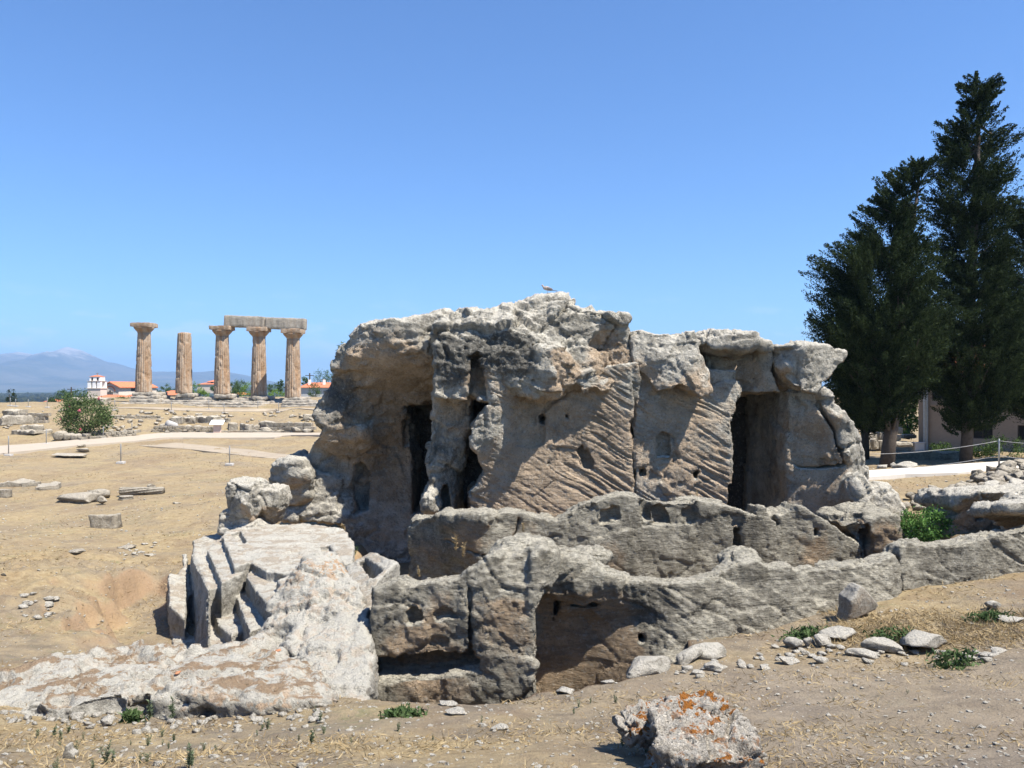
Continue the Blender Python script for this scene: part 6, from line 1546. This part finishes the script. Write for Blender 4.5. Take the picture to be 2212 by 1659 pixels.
# ------------------------------------------------------------------ church, houses, poles far left
def house(name, label, cat, u0, u1, vb, ve, vr, Y, depth, wall='white_wall', hip=0.0, windows=(), parts=None, group=None, ridge_along=True):
    s = Y / F; x0, x1 = (u0 - CX) * s, (u1 - CX) * s
    zb, ze, zr = EYE - (vb - HV) * s - 1.0, EYE - (ve - HV) * s, EYE - (vr - HV) * s
    base = np.array([(x0 + x1) / 2, Y, zb])
    t = thing(name, label, cat, base, group)
    V, Q = boxes([(x0, x1, Y, Y + depth, zb, ze)]); link_mesh('wall', V, Q, M[wall], t, base, False)
    e = 0.35
    if ridge_along:
        h = hip * (x1 - x0) / 2; m = Y + depth / 2
        rv = [(x0 - e, Y - e, ze - .05), (x1 + e, Y - e, ze - .05), (x1 + e, Y + depth + e, ze - .05), (x0 - e, Y + depth + e, ze - .05), (x0 - e * (hip == 0) + h, m, zr), (x1 + e * (hip == 0) - h, m, zr)]
        fc = [(0, 1, 5, 4), (2, 3, 4, 5), (1, 2, 5), (3, 0, 4), (3, 2, 1, 0)]
    else:
        m = (x0 + x1) / 2
        rv = [(x0 - e, Y - e, ze - .05), (x1 + e, Y - e, ze - .05), (x1 + e, Y + depth + e, ze - .05), (x0 - e, Y + depth + e, ze - .05), (m, Y - e, zr), (m, Y + depth + e, zr)]
        fc = [(0, 4, 5, 3), (1, 2, 5, 4), (0, 1, 4), (2, 3, 5), (3, 2, 1, 0)]
    link_mesh('roof', np.array(rv), fc, M['red_tile'], t, base, False)
    for (a_, b_, c_, d_) in windows:
        V, Q = boxes([((a_ - CX) * s, (b_ - CX) * s, Y - 0.06, Y + 0.05, EYE - (d_ - HV) * s, EYE - (c_ - HV) * s)]); link_mesh('window', V, Q, M['glass'], t, base, False)
    return t, base, s
Yb = 175.0; s = Yb / F; b = P(202, 862, Yb); b[2] -= 1
bt = thing('bell_tower', 'white bell tower with open arches, red pyramid roof and a cross', 'tower', b)
XX = lambda u: (u - CX) * s
ZZ = lambda v: EYE - (v - HV) * s
w0, w1 = XX(189), XX(217); dep = w1 - w0
V, Q = boxes([(w0, w1, Yb, Yb + dep, b[2], ZZ(839.5))]); link_mesh('base_storey', V, Q, M['cream_wall'], bt, b, False)
V, Q = boxes([(w0 - .15, w1 + .15, Yb - .15, Yb + dep + .15, ZZ(839.4), ZZ(838.2)), (w0 - .1, w1 + .1, Yb - .1, Yb + dep + .1, ZZ(823.5), ZZ(822.6))]); link_mesh('cornice', V, Q, M['cream_wall'], bt, b, False)
pw = dep * 0.26; cc = 0.12 * dep
V, Q = boxes([(w0, w0 + pw, Yb, Yb + pw, ZZ(838.1), ZZ(823.6)), (w1 - pw, w1, Yb, Yb + pw, ZZ(838.1), ZZ(823.6)), (w0, w0 + pw, Yb + dep - pw, Yb + dep, ZZ(838.1), ZZ(823.6)), (w1 - pw, w1, Yb + dep - pw, Yb + dep, ZZ(838.1), ZZ(823.6)), ((w0 + w1) / 2 - cc, (w0 + w1) / 2 + cc, Yb, Yb + pw, ZZ(838.1), ZZ(823.6)),
              (w0 + pw + .01, w1 - pw - .01, Yb + .4, Yb + .5, ZZ(838.1), ZZ(834.2)), (XX(192), XX(214.5), Yb + .3, Yb + dep - .3, ZZ(822.5), ZZ(813.5))]); link_mesh('belfry', V, Q, M['white_wall'], bt, b, False)
for u in (196, 208): V, Q = boxes([(XX(u), XX(u + 3.6), Yb + .27, Yb + .33, ZZ(822), ZZ(815.5))]); link_mesh('opening', V, Q, M['glass'], bt, b, False)
m = (XX(191) + XX(215.5)) / 2; my = Yb + dep / 2; hw = (XX(215.5) - XX(191)) / 2
link_mesh('roof', np.array([(m - hw, my - hw, ZZ(813.4)), (m + hw, my - hw, ZZ(813.4)), (m + hw, my + hw, ZZ(813.4)), (m - hw, my + hw, ZZ(813.4)), (m, my, ZZ(809.5))]), [(0, 1, 4), (1, 2, 4), (2, 3, 4), (3, 0, 4), (3, 2, 1, 0)], M['red_tile'], bt, b, False)
V, Q = boxes([(m - .06, m + .06, my - .06, my + .06, ZZ(809.8), ZZ(805)), (m - .35, m - .061, my - .05, my + .05, ZZ(807), ZZ(806.2)), (m + .061, m + .35, my - .05, my + .05, ZZ(807), ZZ(806.2))]); link_mesh('cross', V, Q, M['steel'], bt, b, False)
# church: gable front to the left, long side to the right
Yc = 182.0; s = Yc / F; b = P(255, 862, Yc); b[2] -= 1
ch = thing('church', 'cream stone church with a red tiled gable roof and an arched front', 'church', b)
x0, x1, x2 = XX(219), XX(256.5), XX(300); ze, zr = ZZ(835), ZZ(826.5); dy = 9.0
fv = [(x0, Yc, b[2]), (x1, Yc, b[2]), (x1, Yc, ze), ((x0 + x1) / 2, Yc, zr), (x0, Yc, ze)]
bv = [(x + (x2 - x1), y + dy, z) for x, y, z in fv]
V = np.array(fv + bv)
link_mesh('wall', V, [(0, 1, 2, 3, 4), (9, 8, 7, 6, 5), (1, 6, 7, 2), (0, 4, 9, 5), (0, 5, 6, 1)], M['cream_wall'], ch, b, False)
dx = x2 - x1; e = .4; xm = (x0 + x1) / 2
rf = [(x0 - e, Yc - e, ze - .1), (xm, Yc - e, zr + .25), (x1 + e, Yc - e, ze - .1), (x0 - e + dx, Yc + dy, ze - .1), (xm + dx, Yc + dy, zr + .25), (x1 + e + dx, Yc + dy, ze - .1)]
rf = np.array(rf + [(x, y, z - .2) for x, y, z in rf])
link_mesh('roof', rf, [(0, 1, 4, 3), (1, 2, 5, 4), (6, 9, 10, 7), (7, 10, 11, 8), (0, 6, 7, 1), (1, 7, 8, 2), (2, 8, 11, 5), (3, 9, 6, 0), (3, 4, 10, 9), (4, 5, 11, 10)], M['red_tile'], ch, b, False)
g = np.linspace(0, math.pi, 17); rO, rI = (x1 - x0) * .31, (x1 - x0) * .25; zc = ZZ(845)
arc = np.concatenate([np.c_[xm + rO * np.cos(g), np.full(17, Yc - .12), zc + rO * np.sin(g)], np.c_[xm + rI * np.cos(g), np.full(17, Yc - .12), zc + rI * np.sin(g)]])
arc = np.concatenate([arc, arc + np.array([0, .14, 0])])
Q = []
for k in range(16): Q += [[k + 17, k + 18, k + 1, k], [k, k + 1, k + 35, k + 34], [k + 17 + 34, k + 18 + 34, k + 18, k + 17]]
link_mesh('arch', arc, Q, M['red_tile'], ch, b, False)
for k, (u0, u1, v0, v1) in enumerate([(232.5, 235, 846, 854), (236.5, 239.5, 843, 854), (241, 243.5, 846, 854)]):
    V, Q = boxes([(XX(u0), XX(u1), Yc - .05, Yc + .05, ZZ(v1), ZZ(v0))]); link_mesh('window', V, Q, M['glass'], ch, b, False)
for f_ in (0.35, 0.42, 0.72, 0.79):
    x = x1 + dx * f_; y = Yc + dy * f_; ta = math.atan2(dy, dx)
    V, Q = boxes([(-.35, .35, -.06, .05, 0, 1.0)]); V = turn(V, ta) + np.array([x, y, ZZ(845)]); link_mesh('window', V, Q, M['glass'], ch, b, False)
house('annex', 'low red roofed annex at the left front of the church', 'house', 208, 250, 866, 857.5, 853, 170, 7, 'cream_wall', 0.3)
house('annex', 'low red roofed annex at the right front of the church', 'house', 257, 284, 866, 858, 852.5, 172, 8, 'cream_wall', 0.5)
house('cottage', 'cream cottage with a red hipped roof right of the first column', 'house', 338, 370, 866, 852.5, 843.5, 140, 9, 'cream_wall', 0.5, [(345, 348, 855, 860), (352, 355, 855, 860), (360, 363, 855, 860)])
house('cottage', 'small red roofed cottage in the trees at the far left', 'house', 97, 113, 872, 867, 862, 190, 8, 'white_wall', 0.3)
house('cottage', 'red roofed cottage lower down at the far left', 'house', 75, 94, 884, 876, 869.5, 150, 8, 'white_wall', 0.3)
t, b, s = house('house', 'grey house with a red roof and white chimneys beside the rock', 'house', 648, 730, 862, 836.5, 825.5, 140, 12, 'grey_wall', 0.05)
for u in (658.5, 690.5): V, Q = boxes([((u - 2.2 - CX) * s, (u + 2.2 - CX) * s, 143, 143.6, EYE - (834 - HV) * s, EYE - (819.5 - HV) * s)]); link_mesh('chimney', V, Q, M['white_wall'], t, b, False)
house('house', 'low white house between the third and fourth columns, mostly hidden by trees', 'house', 497, 512, 862, 852, 847, 165, 8, 'white_wall', 0.3)
house('hillside_house', 'tan flat house on the hillside beyond the third column', 'house', 426, 464, 844, 830, 826, 330, 20, 'cream_wall', 0.0)
house('hillside_house', 'upper tan storey with a shallow roof on the hillside house', 'house', 448, 463, 832, 824.5, 819.5, 336, 14, 'cream_wall', 0.4, [(455, 461, 825.5, 829)])
for u, v0, v1, Y, lab in [(154, 836, 862, 160, 'dark utility pole left of the bell tower'), (669, 806, 838, 150, 'utility pole above the red roofed house')]:
    a_, b_ = P(u, v1, Y), P(u, v0, Y); V, Q = tube([a_, b_], 0.12, 8); ar = boxes([(b_[0] - .8, b_[0] + .8, Y - .06, Y + .06, b_[2] - .5, b_[2] - .38)])
    V = np.concatenate([V, ar[0]]); Q = Q + [[k + len(V) - 8 for k in q] for q in ar[1]]
    tag(link_mesh('utility_pole', V, Q, M['bark_dark'], None, a_, False), lab, 'pole')

# ------------------------------------------------------------------ woods, hills, mountains, air
def ridge(name, prof, Y0, Y1, zb, mat, n=260, m=60, rough=0.12, seed=0, kind='structure', freq=6.0):
    """a hill range: skyline (u, v) at distance Y1, sloping down to Y0"""
    us = np.linspace(prof[0][0], prof[-1][0], n); vs = np.interp(us, [p[0] for p in prof], [p[1] for p in prof])
    V = []
    for j in range(m):
        f = j / (m - 1.0) * 1.35; Y = Y0 + (Y1 - Y0) * f
        g = np.where(f <= 1, f ** 1.25, np.maximum(0, 1 - (f - 1) / 0.35) ** 1.5)
        x = (us - CX) / F * Y1 * (0.55 + 0.45 * Y / Y1)
        hz = (EYE - (vs - HV) / F * Y1 - zb)
        p = np.c_[x / (Y1 / freq), np.full(n, Y / (Y1 / freq)), np.full(n, seed)]
        spur = ridged(p * 2.2, 4)
        z = zb + hz * np.clip(g + rough * (spur - 0.9) * np.minimum(1, g * 1.4) * (1 - 0.7 * (f > 0.93) * (f < 1.05)), 0, None)
        V.append(np.stack([x, np.full(n, Y), z], -1))
    V = np.concatenate(V); i = np.arange(n * m).reshape(m, n)
    Q = np.stack([i[:-1, :-1], i[:-1, 1:], i[1:, 1:], i[1:, :-1]], -1).reshape(-1, 4)
    o = link_mesh(name, V, Q, mat); o['kind'] = kind; return o
t = NT('mountain scrub and rock')
c = t.mix(t.ramp(t.noise(0.0016, 8, 0.7), [(0.42, 0.0), (0.6, 1.0)]), (0.055, 0.065, 0.045), (0.12, 0.115, 0.085))
sp = t.n.new('ShaderNodeSeparateXYZ'); t.lk(t.co, sp.inputs[0])
c = t.mix(t.math('MULTIPLY', t.ramp(t.math('ADD', t.math('DIVIDE', sp.outputs[2], 900.0), t.math('MULTIPLY', t.noise(0.004, 8, 0.75), 0.5)), [(0.62, 0.0), (0.74, 1.0)]), 0.9), c, (0.40, 0.37, 0.33))
M['mountain'] = t.done(c, None, 1.0)
ridge('mountains', [(-420, 790), (-250, 775), (-100, 772), (0, 766), (20, 763), (40, 761), (70, 766), (82, 772), (100, 766), (120, 758), (138, 752), (147, 750.5), (162, 754), (178, 758), (195, 766), (215, 776), (232, 783), (245, 784), (262, 788), (290, 796), (330, 802), (400, 804), (440, 804), (470, 800), (500, 804), (540, 812), (580, 822), (620, 830), (760, 836), (1000, 842)], 5200, 9500, -25, M['mountain'], 520, 90, 0.10, 3)
t = NT('far woods'); M['woods'] = t.done(t.mix(t.ramp(t.noise(0.02, 8, 0.75), [(0.42, 0.0), (0.58, 1.0)]), (0.022, 0.034, 0.014), (0.065, 0.075, 0.032)), t.bump(t.noise(0.05, 8, 0.8), 1.0, 20), 1.0)
ridge('hills', [(-500, 856), (-300, 852), (-60, 849), (40, 849), (90, 847.5), (140, 848.5), (220, 850), (330, 849), (420, 843), (480, 838), (560, 836), (620, 837), (700, 836), (900, 840), (1300, 848)], 1800, 3000, -23, M['woods'], 420, 60, 0.10, 8, 'structure', 30)
r = rng(66)
def woods():
    n = 5200; Y = r.uniform(420, 2600, n); u = r.uniform(-200, 760, n); x = (u - CX) / F * Y
    z = ground_z(x, Y, False); Vs, Fs, o = [], [], 0; v1, f1 = ICO[1]
    ok = perlin(np.c_[x / 60, Y / 60, np.zeros(n)]) > -0.05
    for k in np.nonzero(ok)[0]:
        h = r.uniform(4, 8) * (0.8 + Y[k] / 3000)
        v = v1 * (1 + 0.28 * r.normal(size=(len(v1), 1))) * np.array([h * .55, h * .55, h * .55]) + np.array([x[k], Y[k], z[k] + h * .45])
        Vs.append(v); Fs.append(f1 + o); o += len(v1)
    return tag(link_mesh('woods', np.concatenate(Vs), np.concatenate(Fs), M['woods'], smooth=False), 'olive groves and woods down on the plain', 'woods', None, 'stuff')
woods()

# ------------------------------------------------------------------ the dove on the summit
b = P(1183, 640.5, 16.6); s = 16.6 / F
_m = bpy.data.objects['roof']; _n = len(_m.data.vertices); _c = np.empty(_n * 3, np.float32); _m.data.vertices.foreach_get('co', _c)
_c = _c.reshape(-1, 3) + np.array(_m.location) + np.array(fountain.location)
_s = np.hypot(_c[:, 0] - b[0], _c[:, 1] - b[1]) < 0.10
b[2] = _c[_s, 2].max() + 0.01
dv = thing('dove', 'small grey brown dove perched on the highest point of the rock', 'bird', b)
Lb = 25 * s
sp_ = np.linspace(-1, 1, 22); ax_ = unit(np.array([1.0, 0.0, -0.30]))
rad = 0.40 * np.sqrt(np.clip(1 - sp_ ** 2, 0, 1)) * (1 - 0.25 * sp_)
pts = np.array([0, 0, 0.075]) + ax_ * (sp_ * 0.095)[:, None] + np.c_[np.zeros(22), np.zeros(22), 0.012 * (1 - sp_ ** 2)]
pts = np.concatenate([[[-0.122, 0, 0.145], [-0.119, 0, 0.15], [-0.113, 0, 0.153], [-0.104, 0, 0.150], [-0.096, 0, 0.138], [-0.088, 0, 0.122]], pts[3:]])
rads = np.concatenate([[0.004, 0.012, 0.017, 0.019, 0.017, 0.018], (rad * 0.105)[3:]])
V, Q = tube(pts, np.maximum(rads, 0.004), 14)
link_mesh('body', V + b, Q, M['feather'], dv, b)
V, Q = tube([(-0.120, 0, 0.149), (-0.138, 0, 0.144)], [0.005, 0.001], 6); link_mesh('beak', V + b, Q, M['bark_dark'], dv, b)
tl = np.array([(0.06, -.02, .062), (0.06, .02, .062), (0.20, .028, .040), (0.20, -.028, .040)]); tl = np.concatenate([tl, tl - np.array([0, 0, .008])])
link_mesh('tail', tl + b, [(0, 1, 2, 3), (7, 6, 5, 4), (0, 4, 5, 1), (1, 5, 6, 2), (2, 6, 7, 3), (3, 7, 4, 0)], M['feather_dark'], dv, b, False)
for sg in (-1, 1):
    V, f = ICO[2]; V = V * np.array([0.085, 0.010, 0.030]); V = turn(V, sg * R(4), 0, R(16)) + np.array([0.025, sg * 0.036, 0.080]); link_mesh('wing', V + b, f, M['feather_dark'], dv, b)
    V, Q = tube([(0.0, sg * .015, .045), (0.004, sg * .015, -0.01)], 0.004, 6); link_mesh('leg', V + b, Q, M['pinkish'], dv, b)

# ------------------------------------------------------------------ the air
V, Q = boxes([(-18000, 18000, -300, 14600, -60, 500)])
hm = bpy.data.materials.new('summer haze'); hm.use_nodes = True; hn = hm.node_tree
hn.nodes.remove(hn.nodes['Principled BSDF'])
pv = hn.nodes.new('ShaderNodeVolumePrincipled'); pv.inputs['Color'].default_value = (0.42, 0.66, 1.0, 1); pv.inputs['Density'].default_value = 1.3e-4; pv.inputs['Anisotropy'].default_value = 0.1
hn.links.new(pv.outputs[0], hn.nodes['Material Output'].inputs['Volume'])
hz = link_mesh('haze', V, Q, hm, smooth=False); hz['kind'] = 'stuff'
